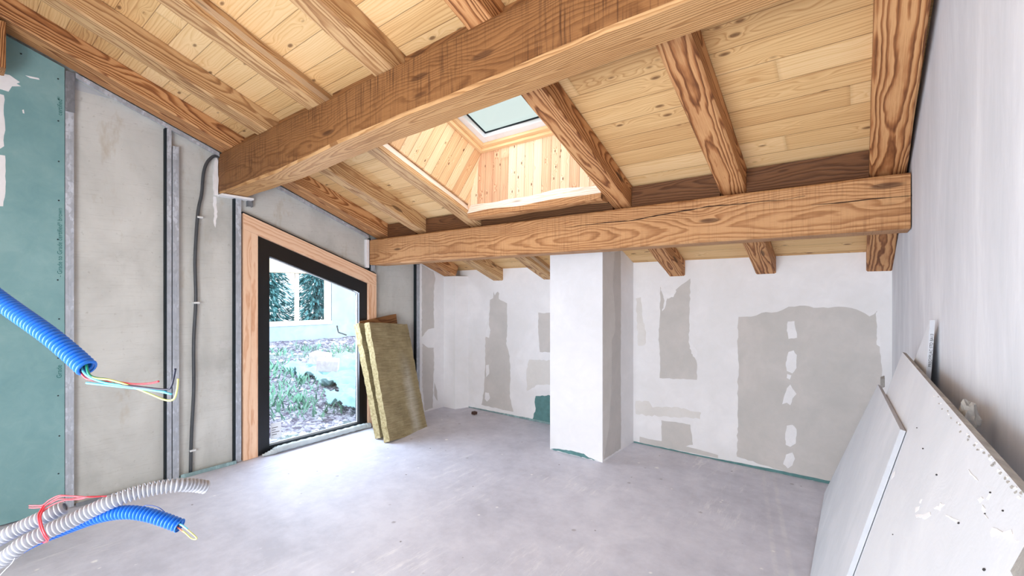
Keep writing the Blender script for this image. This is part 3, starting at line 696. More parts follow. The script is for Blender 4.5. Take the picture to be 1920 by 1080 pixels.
def text(body, size, mat, parent, mw, name='printed_text'):
    c = bpy.data.curves.new(name, 'FONT'); c.body = body; c.size = size; c.extrude = 0.0002; c.align_x = 'LEFT'
    o0 = bpy.data.objects.new('tmp', c); C.objects.link(o0); bpy.context.view_layer.update()
    me = bpy.data.meshes.new_from_object(o0.evaluated_get(bpy.context.evaluated_depsgraph_get()))
    bpy.data.objects.remove(o0)
    o = link(name, me, mat, parent); o.matrix_world = mw; return o
# text reads upwards along +Z, lies on the face that looks towards +X
up_left = ((0,0,1), (0,-1,0))
text('- Grade to Grade certified* brown', 0.034, M_INK, gb, basis((-4.3705,0.532,1.62), *up_left))
text('certified*', 0.034, M_INK, gb, basis((-4.3705,0.532,2.74), *up_left))
text('Grade', 0.036, M_INK, gb, basis((-4.3705,0.53,0.92), *up_left))

# timber stub at the far upper left
beam('timber_post', (-4.30,0.19,2.89), (-4.30,0.19,zr(0.27)-.02), cham(0.14,0.16,0.008), M_RAFT, 'stub of dark timber post at the upper left edge', 'timber post', None, 0.002, 0.05, 77, zup=(1,0,0))

# ------------------------------------------------------------------ cable conduit on the concrete
cp = [(-4.40,1.53,2.70),(-4.39,1.50,2.70),(-4.39,1.455,2.685),(-4.39,1.41,2.62),(-4.39,1.385,2.52),(-4.39,1.372,2.35),(-4.39,1.345,2.18),(-4.39,1.325,1.8),(-4.39,1.33,1.45),(-4.39,1.315,1.1),(-4.39,1.315,0.7),(-4.39,1.30,0.35),(-4.39,1.292,0.005)]
cd = empty('cable_conduit', (-4.39,1.292,0.0), 'thin dark grey conduit curving down the concrete wall', 'conduit')
MB().tube(spline(cp, 8), 0.0125, 10).caps(10).build('pipe', M_PIPE, cd, True)
for (y, z) in ((1.357,2.15),(1.333,1.43),(1.305,0.20)):
    e = MB().box((-4.419,y-0.02,z-0.008),(-4.372,y+0.022,z+0.008)); e.build('clip', M_CLIP, cd, bevel=0.003)

# ------------------------------------------------------------------ trapezoid window
w1 = bpy.data.objects.new('window_1', None); C.objects.link(w1); w1.location = (-4.42, 1.7, 0); w1['kind'] = 'structure'; w1['label'] = 'black framed trapezoid window in the left wall'; bpy.context.view_layer.update()
def bar(pts, x0, x1, name, mat, bevel=0.002):   # pts (y,z) quad, between x0..x1
    m = MB(); m.prism([(x0,y,z) for y,z in pts], (x1-x0,0,0)); return m.build(name, mat, w1, bevel=bevel)
sl_ = -0.3575
# pine surround: outer O, inner I
O0,O1 = 1.688,3.09; I0,I1 = 1.812,2.985; oh = 2.232; ih = 2.045
def ot(y): return oh + sl_*(y-O0)
def it(y): return ih + sl_*(y-I0)
def pine(pts, xa, ya, x0=-4.50, x1=-4.366):
    m = MB(); m.prism([(x0,y,z) for y,z in pts], (x1-x0,0,0))
    return oriented(m, 'pine_frame', M_PINE, (x1, pts[0][0]+.02, pts[0][1]), xa, ya, w1, 0.0015)
U = (0,0,1); SD = (0, math.cos(math.atan(-sl_)), -math.sin(math.atan(-sl_)))
SN = (0, math.sin(math.atan(-sl_)), math.cos(math.atan(-sl_)))
pine([(O0,0.002),(1.752,0.002),(1.752,it(1.752)),(O0,it(O0))], U, (0,-1,0))
pine([(1.7525,0.002),(I0,0.002),(I0,it(I0)),(1.7525,it(1.7525))], U, (0,-1,0), x1=-4.368)
pine([(I1,0.002),(O1,0.002),(O1,it(O1)),(I1,it(I1))], U, (0,-1,0))
pine([(O0,it(O0)+.001),(O1,it(O1)+.001),(O1,ot(O1)),(O0,ot(O0))], SD, SN)
# dark seal line over the head
bar([(O0,ot(O0)+.004),(O1,ot(O1)+.004),(O1,ot(O1)+.014),(O0,ot(O0)+.014)], -4.43, -4.378, 'head_seal', M_DARKGAP, 0)
# black frame
G0,G1,GB = 1.925,2.885,0.072; gtl = 1.862
def gt(y): return gtl + sl_*(y-G0)
fy0,fy1,fx0,fx1 = I0+.001, I1-.001, -4.47, -4.395
m = MB()
def q(pts, mm=None, xa=fx0, xb=fx1): (mm or m).prism([(xa,y,z) for y,z in pts], (xb-xa,0,0))
q([(fy0,0.003),(G0,0.003),(G0,gt(G0)),(fy0,it(fy0)-.001)]); q([(G1,0.003),(fy1,0.003),(fy1,it(fy1)-.001),(G1,gt(G1))])
q([(G0,gt(G0)),(G1,gt(G1)),(fy1,it(fy1)-.001),(fy0,it(fy0)-.001)]); q([(G0,0.003),(G1,0.003),(G1,GB),(G0,GB)])
m.build('black_frame', M_BLACK, w1)
m = MB()   # thin light glazing bead
e = 0.008
q([(G0,GB),(G0+e,GB+e),(G0+e,gt(G0+e)-e),(G0,gt(G0))], xa=-4.442, xb=-4.432); q([(G1,GB),(G1-e,GB+e),(G1-e,gt(G1-e)-e),(G1,gt(G1))], xa=-4.442, xb=-4.432)
q([(G0,GB),(G1,GB),(G1-e,GB+e),(G0+e,GB+e)], xa=-4.442, xb=-4.432); q([(G0,gt(G0)),(G1,gt(G1)),(G1-e,gt(G1-e)-e),(G0+e,gt(G0+e)-e)], xa=-4.442, xb=-4.432)
m.build('glazing_bead', M_WTRIM, w1)
m = MB(); q([(G0-.01,GB-.01),(G1+.01,GB-.01),(G1+.01,gt(G1+.01)+.01),(G0-.01,gt(G0-.01)+.01)], xa=-4.449, xb=-4.443); m.build('pane', M_GLASS, w1)
st = empty('glass_sticker', (-4.441,1.96,0.1), 'small white maker sticker in the lower left corner of the glass', 'sticker')
MB().box((-4.4425,1.955,0.115),(-4.4415,2.055,0.262)).build('paper', M_WTRIM, st)
m = MB()
for k, wd_ in enumerate((0.055,0.035,0.07,0.045)): m.box((-4.4415,1.968,0.215-k*0.022),(-4.4411,1.968+wd_,0.221-k*0.022))
m.build('printed_lines', M_INKK, st)

# puffy membrane strip along the foot of the window
pts = spline([(-4.345,1.84,0.012),(-4.335,1.93,0.026),(-4.335,2.0,0.038),(-4.338,2.3,0.036),(-4.345,2.6,0.034),(-4.352,2.9,0.032),(-4.355,3.0,0.02)], 14)
m = MB(); m.tube(pts, 0.03, 10, [0.010+0.020*min(1, i/18)+0.003*math.sin(i*1.7) for i in range(len(pts))]).caps(10)
o = m.build('sill_membrane', M_FOAM, None, True); tag(o, 'grey membrane strip bulging along the foot of the trapezoid window', 'membrane strip')
for v_ in o.data.vertices: v_.co.z = max(0.002, v_.co.z*1.0)

# ------------------------------------------------------------------ mineral wool slabs
def wool(name, BL, TL, BR, thick, width, label, seed):
    BL, TL, BR = Vector(BL), Vector(TL), Vector(BR)
    ax = (TL-BL).normalized(); L = (TL-BL).length; ww = (BR-BL); ww = (ww - ax*ww.dot(ax)).normalized(); nn = ax.cross(ww)
    if nn.x > 0: nn = -nn
    nu, nv, nw_ = 34, 16, 3; bm = bmesh.new()
    idx = {}
    def P(i, j, k):
        p = BL + ax*(L*i/nu) + ww*(width*j/nv) + nn*(thick*k/nw_)
        r_ = 1.0 if j in (0, nv) else (0.6 if i in (0, nu) else 0.12)
        nz = noise.noise_vector(p*28 + Vector((seed,0,0)))*0.007*r_ + noise.noise_vector(p*7 + Vector((seed,3,0)))*0.006*r_
        return p + nz
    for i in range(nu+1):
        for j in range(nv+1):
            for k in range(nw_+1):
                if i in (0,nu) or j in (0,nv) or k in (0,nw_): idx[i,j,k] = bm.verts.new(P(i,j,k))
    def quad(a,b,c,d,mi):
        f = bm.faces.new([idx[a],idx[b],idx[c],idx[d]]); f.material_index = mi
    for i in range(nu):
        for j in range(nv):
            for k in (0,nw_): quad((i,j,k),(i+1,j,k),(i+1,j+1,k),(i,j+1,k),0)
        for k in range(nw_):
            for j in (0,nv): quad((i,j,k),(i+1,j,k),(i+1,j,k+1),(i,j,k+1),1)
    for j in range(nv):
        for k in range(nw_):
            for i in (0,nu): quad((i,j,k),(i,j+1,k),(i,j+1,k+1),(i,j,k+1),1)
    bmesh.ops.recalc_face_normals(bm, faces=bm.faces)
    me = bpy.data.meshes.new(name); 
    M = basis(BL, ww, ax); Mi = M.inverted()
    bm.transform(Mi); bm.to_mesh(me); bm.free()
    o = link(name, me, [M_WOOL, M_WOOLE]); o.matrix_world = M
    tag(o, label, 'insulation slab', 'mineral wool slabs by the window'); return o
def uz(p, z): p = Vector(p); return p
b1 = onz(731,828,0.022); t1 = onx(692,604,-4.11); br1 = onz(799,796,0.022)
wool('mineral_wool_slab', b1, t1, br1, 0.072, 0.645, 'front mineral wool slab leaning beside the window, its broad face showing', 5)
b2 = onz(714,821,0.025); t2 = onx(672.5,606,-4.245)
wool('mineral_wool_slab', b2, t2, b2+(br1-b1), 0.072, 0.63, 'rear mineral wool slab, mostly hidden behind the front one', 9)
# thin brown boards tucked behind the slabs
def plank(p_top_l, p_top_r, drop, thick, mat, name, label, cat, grp=None):
    a, b = Vector(p_top_l), Vector(p_top_r); d = Vector(drop)
    m = MB(); n_ = (b-a).cross(d).normalized(); 
    if n_.x > 0: n_ = -n_
    m.prism([a,b,b+d,a+d], n_*thick)
    return tag(oriented(m, name, mat, a, (b-a), -d), label, cat, grp)
a = onx(674,603,-4.318); b = onx(745,592,-4.338); plank(a, b, (0.0,0.2,0.012-a.z), 0.012, M_BLOCK, 'scrap_board', 'thin brown scrap board standing behind the mineral wool, nearest the wall side', 'board', 'scrap boards behind the insulation')
a = onx(692,602,-4.24); b = onx(756,596.5,-4.30)

# ------------------------------------------------------------------ plasterboards leaning on the right wall
def lean(z, x0=-0.205, x1=0.155, z1=1.2): return x0 + (x1-x0)*z/z1
def onlean(u, v, x0, x1, z1=1.2):
    r = ray(u, v); k = (x1-x0)/z1; t_ = (x0 + k*H)/(r.x - k*r.z); return CAM + r*t_
def board(name, outline, x0, x1, thick, mat, label, rough_edge=True):
    """outline: list of (y, z) on the leaning plane, thickness towards the wall"""
    n_ = Vector((1.2, 0, -(x1-x0))).normalized()
    P = [Vector((x0+(x1-x0)*z/1.2, y, z)) for y, z in outline]
    m = MB(); m.prism(P, n_*thick); o = m.build(name, [mat, M_CORE], None)
    for f in o.data.polygons:
        if f.index > 1: f.material_index = 1
    tag(o, label, 'plasterboard', 'plasterboards leaning on the right wall'); return o
BX0, BX1 = -0.190, 0.150
bt = [onlean(u, v, BX0, BX1) for u, v in ((1692,660),(1745,722),(1920,925))]
yb = bt[0].y; zt1, zt2 = bt[0].z, bt[2].z
oB = board('plasterboard', [(0.35,0.012),(yb,0.012),(bt[0].y,bt[0].z),(bt[1].y,bt[1].z),(bt[2].y,bt[2].z),(0.35,bt[2].z+.005)], BX0, BX1, 0.014, M_LEAN, 'largest loose plasterboard leaning on the right wall, with the long sloping top edge')
AX0, AX1 = -0.2065, 0.1335
pa = [onlean(u, v, AX0, AX1) for u, v in ((1646,721),(1688,805),(1587,1080))]
d_ = (pa[2]-pa[1]); near = pa[1] + d_*((0.012-pa[1].z)/d_.z)
fa = onz(1535,925,0.0)
oA = board('plasterboard', [(near.y,0.012),(fa.y+.0,0.012),(pa[0].y,pa[0].z),(pa[1].y,pa[1].z)], AX0, AX1, 0.0135, M_LEAN2, 'lower narrow plasterboard in front of the large one, at the far end by the corner')
sp_ = empty('plasterboard_offcut', (0.2,2.05,0.8), 'pointed plasterboard offcut rising behind the large board, printed along its edge', 'plasterboard', 'plasterboards leaning on the right wall')
def spk(x, u, v): return onx(u, v, x)
sA = onx(1742,600,0.195); sB = onx(1741,722,0.172); sC = onx(1706,678,0.172)
lo = 0.85
pA = Vector((0.200,sA.y,sA.z)); pN = Vector((0.150,sB.y,lo)); pF = Vector((0.150,3.1,lo+.1)); 
dirc = (sC-sA); pF = sA + dirc*((lo+0.12-sA.z)/dirc.z)
m = MB(); m.prism([Vector((0.197,sA.y,sA.z)), Vector((0.168,sA.y,lo)), Vector((0.168,min(pF.y,3.1),lo+.12))], (0.0135,0,0)); ob_ = m.build('board', M_LEAN, sp_); face_mat(ob_, M_EDGE, lambda n: n.y < -0.7)
text('PREGYPLAC STD BA13', 0.0118, M_INKK, sp_, basis((0.2005,sA.y-.0006,1.245), (0.029/0.56,0,1), (-1,0,0.029/0.56)) )
# small crumpled lumps of plaster between boards and wall
def lump(u, v, x, size, label, name='plaster_lump', mat=M_CORE, seed=0):
    c = onx(u, v, x); bm = bmesh.new(); bmesh.ops.create_icosphere(bm, subdivisions=3, radius=1)
    for q_ in bm.verts:
        n_ = noise.noise(q_.co*1.7+Vector((seed,0,0)))*0.45; q_.co = Vector((q_.co.x*size[0], q_.co.y*size[1], q_.co.z*size[2]))*(1+n_)
    me = bpy.data.meshes.new(name); bm.to_mesh(me); bm.free(); o = link(name, me, mat); o.location = c; tag(o, label, 'plaster lump'); return o
lump(1816,783,0.193,(0.016,0.028,0.040), 'crumpled plaster lump wedged between the large board and the wall', seed=2)
m = MB(); pp = onx(1651,717,0.105); 
m.prism([pp+Vector((0,-.02,-.035)), pp+Vector((0,.05,-.02)), pp+Vector((0.0,.03,.03)), pp+Vector((0,-.01,.02))], (0.02,0.01,0.01)); tag(m.build('board_offcut', M_CORE, bevel=0.003), 'torn scrap of plasterboard on the far top corner of the narrow board', 'offcut')
# paler offcut at the lower right corner of the picture
oc = [onlean(u, v, BX0-.017, BX1-.017) for u, v in ((1921,1020),(1893,1070),(1899,1082),(1960,1100),(1960,990))]
oA.data.materials[1] = M_EDGE
board('plasterboard_offcut', [(p.y,p.z) for p in oc], BX0-.0165, BX1-.0165, 0.012, M_CORE, 'small plasterboard offcut against the large board, at the right edge of the picture')
# scars and torn paper on the large board
on_b = lambda a, b, k: None
def scar(pts, mat=M_WHITE, seed=0, x0=BX0, x1=BX1, par=None):
    P = jag([(p.y, p.z) for p in [onlean(u, v, x0, x1) for u, v in pts]], 0.0015, 0.012, seed)
    n_ = Vector((1.2,0,-(x1-x0))).normalized(); m = MB(); m.prism([Vector((x0+(x1-x0)*p.y/1.2, p.x, p.y)) - n_*0.0007 for p in P], n_*0.0012)
    return m.build('torn_paper', mat, par if par else oB)
def z7(X, Y): return (1500+X/2.7, 680+Y/2.7)
for i, pts in enumerate([[(585,770),(630,768),(660,755),(663,772),(640,790),(590,784)], [(675,735),(705,728),(712,708),(718,715),(735,718),(712,735),(710,752),(690,742)], [(738,768),(770,785),(805,800),(800,815),(765,795),(740,778)], [(585,735),(605,728),(600,745),(585,757)],
        [(605,710),(612,690),(618,692),(610,712)], [(855,540),(868,560),(890,580),(905,598),(888,592),(862,568)], [(900,695),(920,680),(930,690),(912,710)], [(925,720),(940,740),(935,765),(955,790),(945,785),(922,745)], [(945,690),(962,660),(968,665),(955,695)],
        [(965,860),(975,835),(1000,842),(1030,860),(1072,845),(1080,870),(1075,905),(1040,890),(1020,868),(990,872),(970,880)], [(1090,900),(1110,905),(1100,912)], [(463,590),(470,560),(483,548),(478,575)]]):
    scar([z7(*p) for p in pts], seed=100+i)
for i, (X, Y, r_) in enumerate([(623,435,4),(692,568,5),(592,330,3),(803,812,6),(964,658,5),(1028,750,5),(937,765,4),(933,1048,8),(470,870,3)]):
    scar([z7(X+r_*math.cos(a*math.pi/3), Y+r_*math.sin(a*math.pi/3)) for a in range(6)], M_INKK, 130+i)
rs = random.Random(11)
for i in range(34):      # flecks along the crushed top edge
    f_ = i/34; u = 1752 + 168*f_ + rs.uniform(-6,6); v = 738 + 197*f_ + rs.uniform(0,9); r_ = 1.6+3.0*f_
    scar([(u+r_*rs.uniform(.4,1.1)*math.cos(a*math.pi/3), v+r_*rs.uniform(.4,1.1)*math.sin(a*math.pi/3)) for a in range(6)], M_CORE if i % 3 else M_WHITE, 150+i)

# ------------------------------------------------------------------ corrugated conduits and wires in the foreground
def corr(pts, r, pitch, mat, name, parent):
    P = resample(spline(pts, 30), pitch/6); rad = [r*(1.0, 1.0, 0.95, 0.72, 0.60, 0.72)[i % 6] for i in range(len(P))]
    m = MB(); m.tube(P, r, 18, rad); o = m.build(name, mat, parent, True)
    sm = o.modifiers.new('solid', 'SOLIDIFY'); sm.thickness = 0.0012; sm.offset = -1; return o
def px(lst): return [at(u, v, d) for u, v, d in lst]
c1 = empty('blue_conduit', at(60,603,.56), 'blue corrugated conduit slanting in from the left edge at mid height', 'corrugated conduit', 'corrugated conduits hanging in from the left')
corr([at(-420,380,.75), at(-330,330,.66)]+px([(-200,400,.60),(-90,492,.575),(0,563,.57),(85,623.5,.555),(130,660,.548),(165,692,.54)]), 0.0110, 0.0058, M_BLUEC, 'corrugated_tube', c1)
wires = [
 ('light blue wire reaching right from the upper blue conduit', M_WB, [(150,672,.545),(158,699,.535),(190,716,.53),(240,724,.53),(280,730,.53),(322,739,.53)], .0017),
 ('short light blue wire doubling back under the upper blue conduit', M_WB, [(162,718,.532),(190,721,.531),(225,725,.53),(262,729,.53),(312,735,.53)], .0017),
 ('black wire with its tip bent up, from the upper blue conduit', M_WK, [(152,674,.545),(160,703,.536),(188,716,.532),(230,722,.53),(275,727,.528),(312,730,.527),(322,722,.527),(329,691,.527)], .0016),
 ('yellow-green wire looping at its tip, from the upper blue conduit', M_WY, [(158,676,.543),(172,706,.533),(205,712,.531),(240,722,.53),(280,738,.53),(310,750,.529),(326,748,.529),(332,730,.528),(334,710,.528)], .0015),
 ('red wire from the upper blue conduit', M_WR, [(148,676,.546),(156,705,.537),(180,714,.534),(220,716,.533),(250,720,.532),(280,719,.531),(298,715,.531)], .0015),
 ('green wire stub at the mouth of the upper blue conduit', M_WG, [(160,672,.543),(166,700,.534),(178,708,.533),(200,711,.533),(216,716,.533)], .0018),
]
for lab, mt, pts, r_ in wires:
    o = MB().tube(spline(px(pts), 10), r_*0.75, 7).caps(7).build('electrical_wire', mt, None, True); tag(o, lab, 'wire', 'wires out of the upper blue conduit')
g1 = empty('grey_conduit', at(200,940,.7), 'long light grey corrugated conduit, frontmost of the pair at lower left', 'corrugated conduit', 'corrugated conduits hanging in from the left')
corr([Vector((-0.62,-0.72,0.02)), at(-300,1330,.66)]+px([(-120,1120,.66),(0,1052,.665),(44,1020,.67),(87,998,.68),(131,978,.69),(175,956,.70),(219,936.5,.71),(273,919,.73),(328,910,.75),(360,909.5,.77),(388,913.5,.79)]), 0.0114, 0.0060, M_GREYC, 'corrugated_tube', g1)
g2 = empty('grey_conduit', at(60,980,.72), 'short grey corrugated conduit tied behind the longer one', 'corrugated conduit', 'corrugated conduits hanging in from the left')
corr([Vector((-0.68,-0.70,0.02)), at(-300,1270,.69)]+px([(-120,1080,.69),(0,1010,.69),(44,987,.697),(87,967,.705),(124,949,.715)]), 0.0110, 0.0060, M_GREYC, 'corrugated_tube', g2)
c2 = empty('blue_conduit', at(250,962,.72), 'blue corrugated conduit drooping beneath the light grey one, low on the left', 'corrugated conduit', 'corrugated conduits hanging in from the left')
corr([Vector((-0.56,-0.66,0.02)), at(-300,1380,.70)]+px([(-120,1135,.70),(0,1052,.705),(60,1015,.71),(120,991,.715),(160,976,.715),(186,968,.715),(219,961.5,.715),(252,961,.715),(284,967,.715),(317,978,.715),(338,986,.715)]), 0.0107, 0.0058, M_BLUEC, 'corrugated_tube', c2)
for lab, mt, pts, r_ in [
 ('yellow-green wire looped out of the lower blue conduit', M_WY, [(325,978,.715),(340,985,.71),(355,996,.708),(369,1009,.706),(360,1010,.706),(346,998,.708),(334,990,.712)], .0014),
 ('light blue wire stub at the mouth of the lower blue conduit', M_WB, [(328,978,.713),(341,984,.71),(352,992,.708)], .0014),
 ('orange wire stub at the mouth of the lower blue conduit', M_WO, [(326,984,.713),(336,991,.71),(346,999,.708)], .0014),
 ('thin dark blue wire arching on top of the lower blue conduit', M_WN, [(266,951,.705),(274,947.5,.70),(288,948.5,.70),(300,953,.70),(309,960,.705)], .0008),
 ('thin white string trailing below the grey conduits', M_STR, [(28,1046,.655),(22,1056,.655),(10,1068,.65),(-4,1083,.65)], .0006)]:
    o = MB().tube(spline(px(pts), 10), r_*0.75, 7).caps(7).build('string' if 'string' in lab else 'electrical_wire', mt, None, True); tag(o, lab, 'string' if 'string' in lab else 'wire')
# red tie around both grey conduits with long loose ends
rt_ = empty('red_cable_tie', at(85,960,.69), 'red plastic-coated wire tied around the two grey conduits', 'wire tie')
for nm, pts, r_ in [
 ('loop', [(82,948,.690),(74,961,.678),(72,970,.668),(76,990,.655),(82,1003,.652),(88,1013,.662),(82,1017,.68),(77,1010,.70)], .0017),
 ('loop', [(84,950,.690),(78,962,.676),(76,972,.666),(80,990,.653),(86,1003,.65),(91,1010,.66),(88,1016,.68)], .0017),
 ('loose_end', [(55,948,.70),(66,948,.698),(80,947,.694),(92,938,.69),(108,930,.69),(122,929,.69),(150,932,.69),(170,931,.70),(210,930,.71)], .0013),
 ('loose_end', [(55,952,.70),(68,952,.698),(82,950,.694),(96,943,.69),(112,936,.69),(130,936,.69),(152,934,.69),(165,931,.69)], .0013),
 ('loose_end', [(74,962,.68),(86,948,.688),(100,938,.69),(115,931,.688),(135,930,.688),(165,932,.69),(190,931,.70)], .0013),
 ('loose_end', [(76,964,.678),(88,953,.686),(104,944,.688),(124,938,.688),(150,936,.69),(163,932,.69)], .0013)]:
    MB().tube(spline(px(pts), 8), r_*0.75, 7).caps(7).build(nm, M_WR, rt_, True)

# little brown scrap on the floor by the back wall
m = MB(); m.prism([(-3.83,4.10,0.001),(-3.77,4.09,0.001),(-3.765,4.14,0.001),(-3.82,4.15,0.001)], (0.004,0,0.034)); tag(m.build('wood_scrap', plain('dark_wood_scrap', (84,62,54), 0.8), bevel=0.003), 'small dark scrap of wood on the floor by the back wall', 'wood scrap')

# ------------------------------------------------------------------ outside: rough ground, tarp, neighbouring house
t = NT('gravelly_soil'); v = t.coord(); vo = t.voro(v, 13); vo2 = t.voro(v, 34); n1 = t.noise(v, 0.9, 5, 0.7); n2 = t.noise(v, 9, 4, 0.7)
f = t.math('ADD', t.math('MULTIPLY', t.sep(vo.outputs['Color'])[0], 0.5), t.math('MULTIPLY', t.sep(vo2.outputs['Color'])[1], 0.5))
col = t.ramp(f, [(0.2, lin((96,88,102))), (0.5, lin((156,148,164))), (0.8, lin((216,214,228)))])
col = t.mix(t.ramp(n1, [(0.5, 0.0), (0.6, 0.55)]), col, lin((150, 178, 158)))
t.bump(t.math('ADD', vo.outputs['Distance'], vo2.outputs['Distance']), 1.0, 0.04); M_SOIL = t.fin(col, 0.95, 0.1)
def gz(x, y):
    d = -(x+4.8)
    return -0.06 + 0.05*d + 0.03*noise.noise(Vector((x*0.9,y*0.9,0))) + (0.03*noise.noise(Vector((x*4,y*4,3))) + 0.02*noise.noise(Vector((x*11,y*11,3))))*min(1, max(0.2, d/2))
nx, ny = 150, 150; vs = []; fs = []
for i in range(nx+1):
    for j in range(ny+1):
        x = -4.63 - 11.5*(i/nx)**1.5; y = -1.0 + 13.5*j/ny; vs.append((x, y, gz(x,y)))
for i in range(nx):
    for j in range(ny):
        a = i*(ny+1)+j; fs.append((a,a+1,a+ny+2,a+ny+1))
o = mesh('ground', vs, fs, M_SOIL, None, True); struct(o)
# neighbouring house wall: seen through the window, turned a little
P0 = CAM + ray(503,0)*11.4; P0.z = 0
ang = math.atan((1800-960)/F); WD = FW*math.cos(ang) + RT*math.sin(ang); WN = Vector((WD.y, -WD.x, 0))
if WN.dot(-P0) < 0: WN = -WN
def wall_s(u, v):
    r = ray(u, v); A = P0; k = (A - CAM).dot(WN)/r.dot(WN); p = CAM + r*k; return (p-A).dot(WD), p.z
sL = -1.2; (sM0, _), (sM1, _) = wall_s(555.5,560), wall_s(562,560); sR, _ = wall_s(611.5,560); sF, _ = wall_s(622,560)
_, zB = wall_s(540,602.5); _, zT = wall_s(530,511.5); _, zH = wall_s(530,487)
def WP(s_, off, z): return P0 + WD*s_ + WN*off + Vector((0,0,z))
def wbox(m, s0, s1, o0, o1, z0, z1):
    m.prism([WP(s0,o0,z0),WP(s1,o0,z0),WP(s1,o1,z0),WP(s0,o1,z0)], (0,0,z1-z0)); return m
M_HWALL = plaster('neighbour_render', (190, 206, 216), (172, 190, 202), 3)
M_OUTW = plain('pale_lintel_timber', (232, 212, 176), 0.7); M_OUTW2 = plain('cream_window_paint', (236, 222, 204), 0.6)
hs = empty('neighbouring_house', P0, 'pale rendered house wall with a pine window, across the rough ground outside', 'house')
m = MB(); wbox(m,-4,sL-.1,-0.35,0,-.4,3.3); wbox(m,sF,9,-0.35,0,-.4,3.3); wbox(m,sL-.1,sF,-0.35,0,-.4,zB-.12); wbox(m,sL-.1,sF,-0.35,0,zH,3.3); m.build('wall', M_HWALL, hs)
m = MB(); wbox(m,sL-.1,sF,-0.3,0.01,zT+.01,zH); m.build('timber_lintel', M_OUTW, hs)
m = MB(); wbox(m,sL-.1,sF,-0.3,0.02,zB-.12,zB-.03); m.build('window_ledge', M_WTRIM, hs)
wf = MB(); wbox(wf,sL-.1,sL,-.15,-.05,zB-.03,zT+.01); wbox(wf,sR,sF-.02,-.15,-.0,zB-.03,zT+.01); wbox(wf,sM0,sM1,-.15,-.05,zB,zT); wbox(wf,sL,sR,-.15,-.05,zB-.03,zB); wbox(wf,sL,sR,-.15,-.05,zT,zT+.01)
wfo = wf.build('window_frame', M_OUTW2, hs)
M_PANE = glass('house_glass', (0.75, 0.9, 0.95, 1), 0.2)
for (a, b) in ((sL,sM0),(sM1,sR)):
    m = MB(); wbox(m,a,b,-.105,-.1,zB,zT); m.build('pane', M_PANE, wfo)
# conifers added behind the far window to stand in for its reflections
M_LEAF = plain('conifer_green', (120, 178, 178), 0.8, var=0.25, scale=3); M_BARK = plain('bark', (86, 76, 66), 0.9)
def conifer(s0, off, h, label, seed):
    e = empty('conifer', WP(s0, off, 0.2), label, 'tree', 'conifers standing in for reflections in the neighbouring house window'); rs = random.Random(seed); base = WP(s0, off, 0.0)
    MB().tube([base, base+Vector((0,0,h))], .1, 8, [0.11,0.03]).build('trunk', M_BARK, e)
    m = MB()
    for k in range(7000):
        z = rs.uniform(0.15, h); R = 1.05*(1-z/h)+0.1; a = rs.uniform(0, 6.283); r_ = R*rs.uniform(0.25,1)
        c = base + Vector((math.cos(a)*r_, math.sin(a)*r_, z - 0.25*r_)); d1 = Vector((math.cos(a),math.sin(a),-0.5+rs.uniform(-.4,.4)))*rs.uniform(.07,.14); d2 = Vector((-math.sin(a),math.cos(a),rs.uniform(-.6,.6)))*rs.uniform(.015,.035)
        b_ = len(m.v); m.v += [c-d1, c+d2, c+d1, c-d2]; m.f.append((b_,b_+1,b_+2,b_+3))
    m.build('foliage', M_LEAF, e)
conifer(-0.9,-1.9,3.9,'dark conifer added behind the left pane of the far window as its reflection',1)
conifer(0.55,-2.1,4.2,'dark conifer added behind both panes of the far window as their reflection, in the middle',2)
conifer(1.9,-1.8,3.8,'conifer added behind the right pane of the far window as its reflection',3)
# tarp
M_TARP = plain('pale_turquoise_tarp', (166, 208, 210), 0.5, 0.3, var=0.12, scale=2)
tc_ = [onz(533,686,.2), onz(560,676,.25), onz(600,668,.3), onz(640,652,.35), onz(690,655,.35), onz(690,752,.12), onz(640,757,.1), onz(612,752,.1), onz(604,735,.12), onz(640,725,.15), onz(590,705,.18), onz(560,698,.18)]
poly = [(p.x, p.y) for p in tc_]
def inside(x, y):
    c = False; n = len(poly)
    for i in range(n):
        (x1_, y1_), (x2_, y2_) = poly[i], poly[(i+1) % n]
        if (y1_ > y) != (y2_ > y) and x < (x2_-x1_)*(y-y1_)/(y2_-y1_)+x1_: c = not c
    return c
xs0, xs1 = min(p[0] for p in poly), max(p[0] for p in poly); ys0, ys1 = min(p[1] for p in poly), max(p[1] for p in poly)
bm = bmesh.new(); N_ = 130; gr = {}
for i in range(N_+1):
    for j in range(N_+1):
        x = xs0+(xs1-xs0)*i/N_; y = ys0+(ys1-ys0)*j/N_
        r1 = abs(noise.noise(Vector((x*2.2,y*3.0,1)))); r2 = abs(noise.noise(Vector((x*6,y*5,7)))); z = gz(x,y)+0.06+0.26*(0.35-r1)+0.12*(0.3-r2)
        gr[i,j] = (x,y,z)
vv = {}
for i in range(N_):
    for j in range(N_):
        cx_, cy_ = gr[i,j][0], gr[i,j][1]
        wob_ = noise.noise(Vector((cx_*3,cy_*3,9)))*0.1
        if inside(cx_+wob_, cy_+wob_):
            q4 = []
            for k in ((i,j),(i+1,j),(i+1,j+1),(i,j+1)):
                if k not in vv: vv[k] = bm.verts.new(gr[k])
                q4.append(vv[k])
            bm.faces.new(q4)
me = bpy.data.meshes.new('tarp'); bm.to_mesh(me); bm.free(); me.polygons.foreach_set('use_smooth', [True]*len(me.polygons))
o = link('tarp', me, M_TARP); tag(o, 'crumpled pale turquoise tarp lying on the rough ground outside the window', 'tarp'); sm = o.modifiers.new('solid','SOLIDIFY'); sm.thickness = 0.01
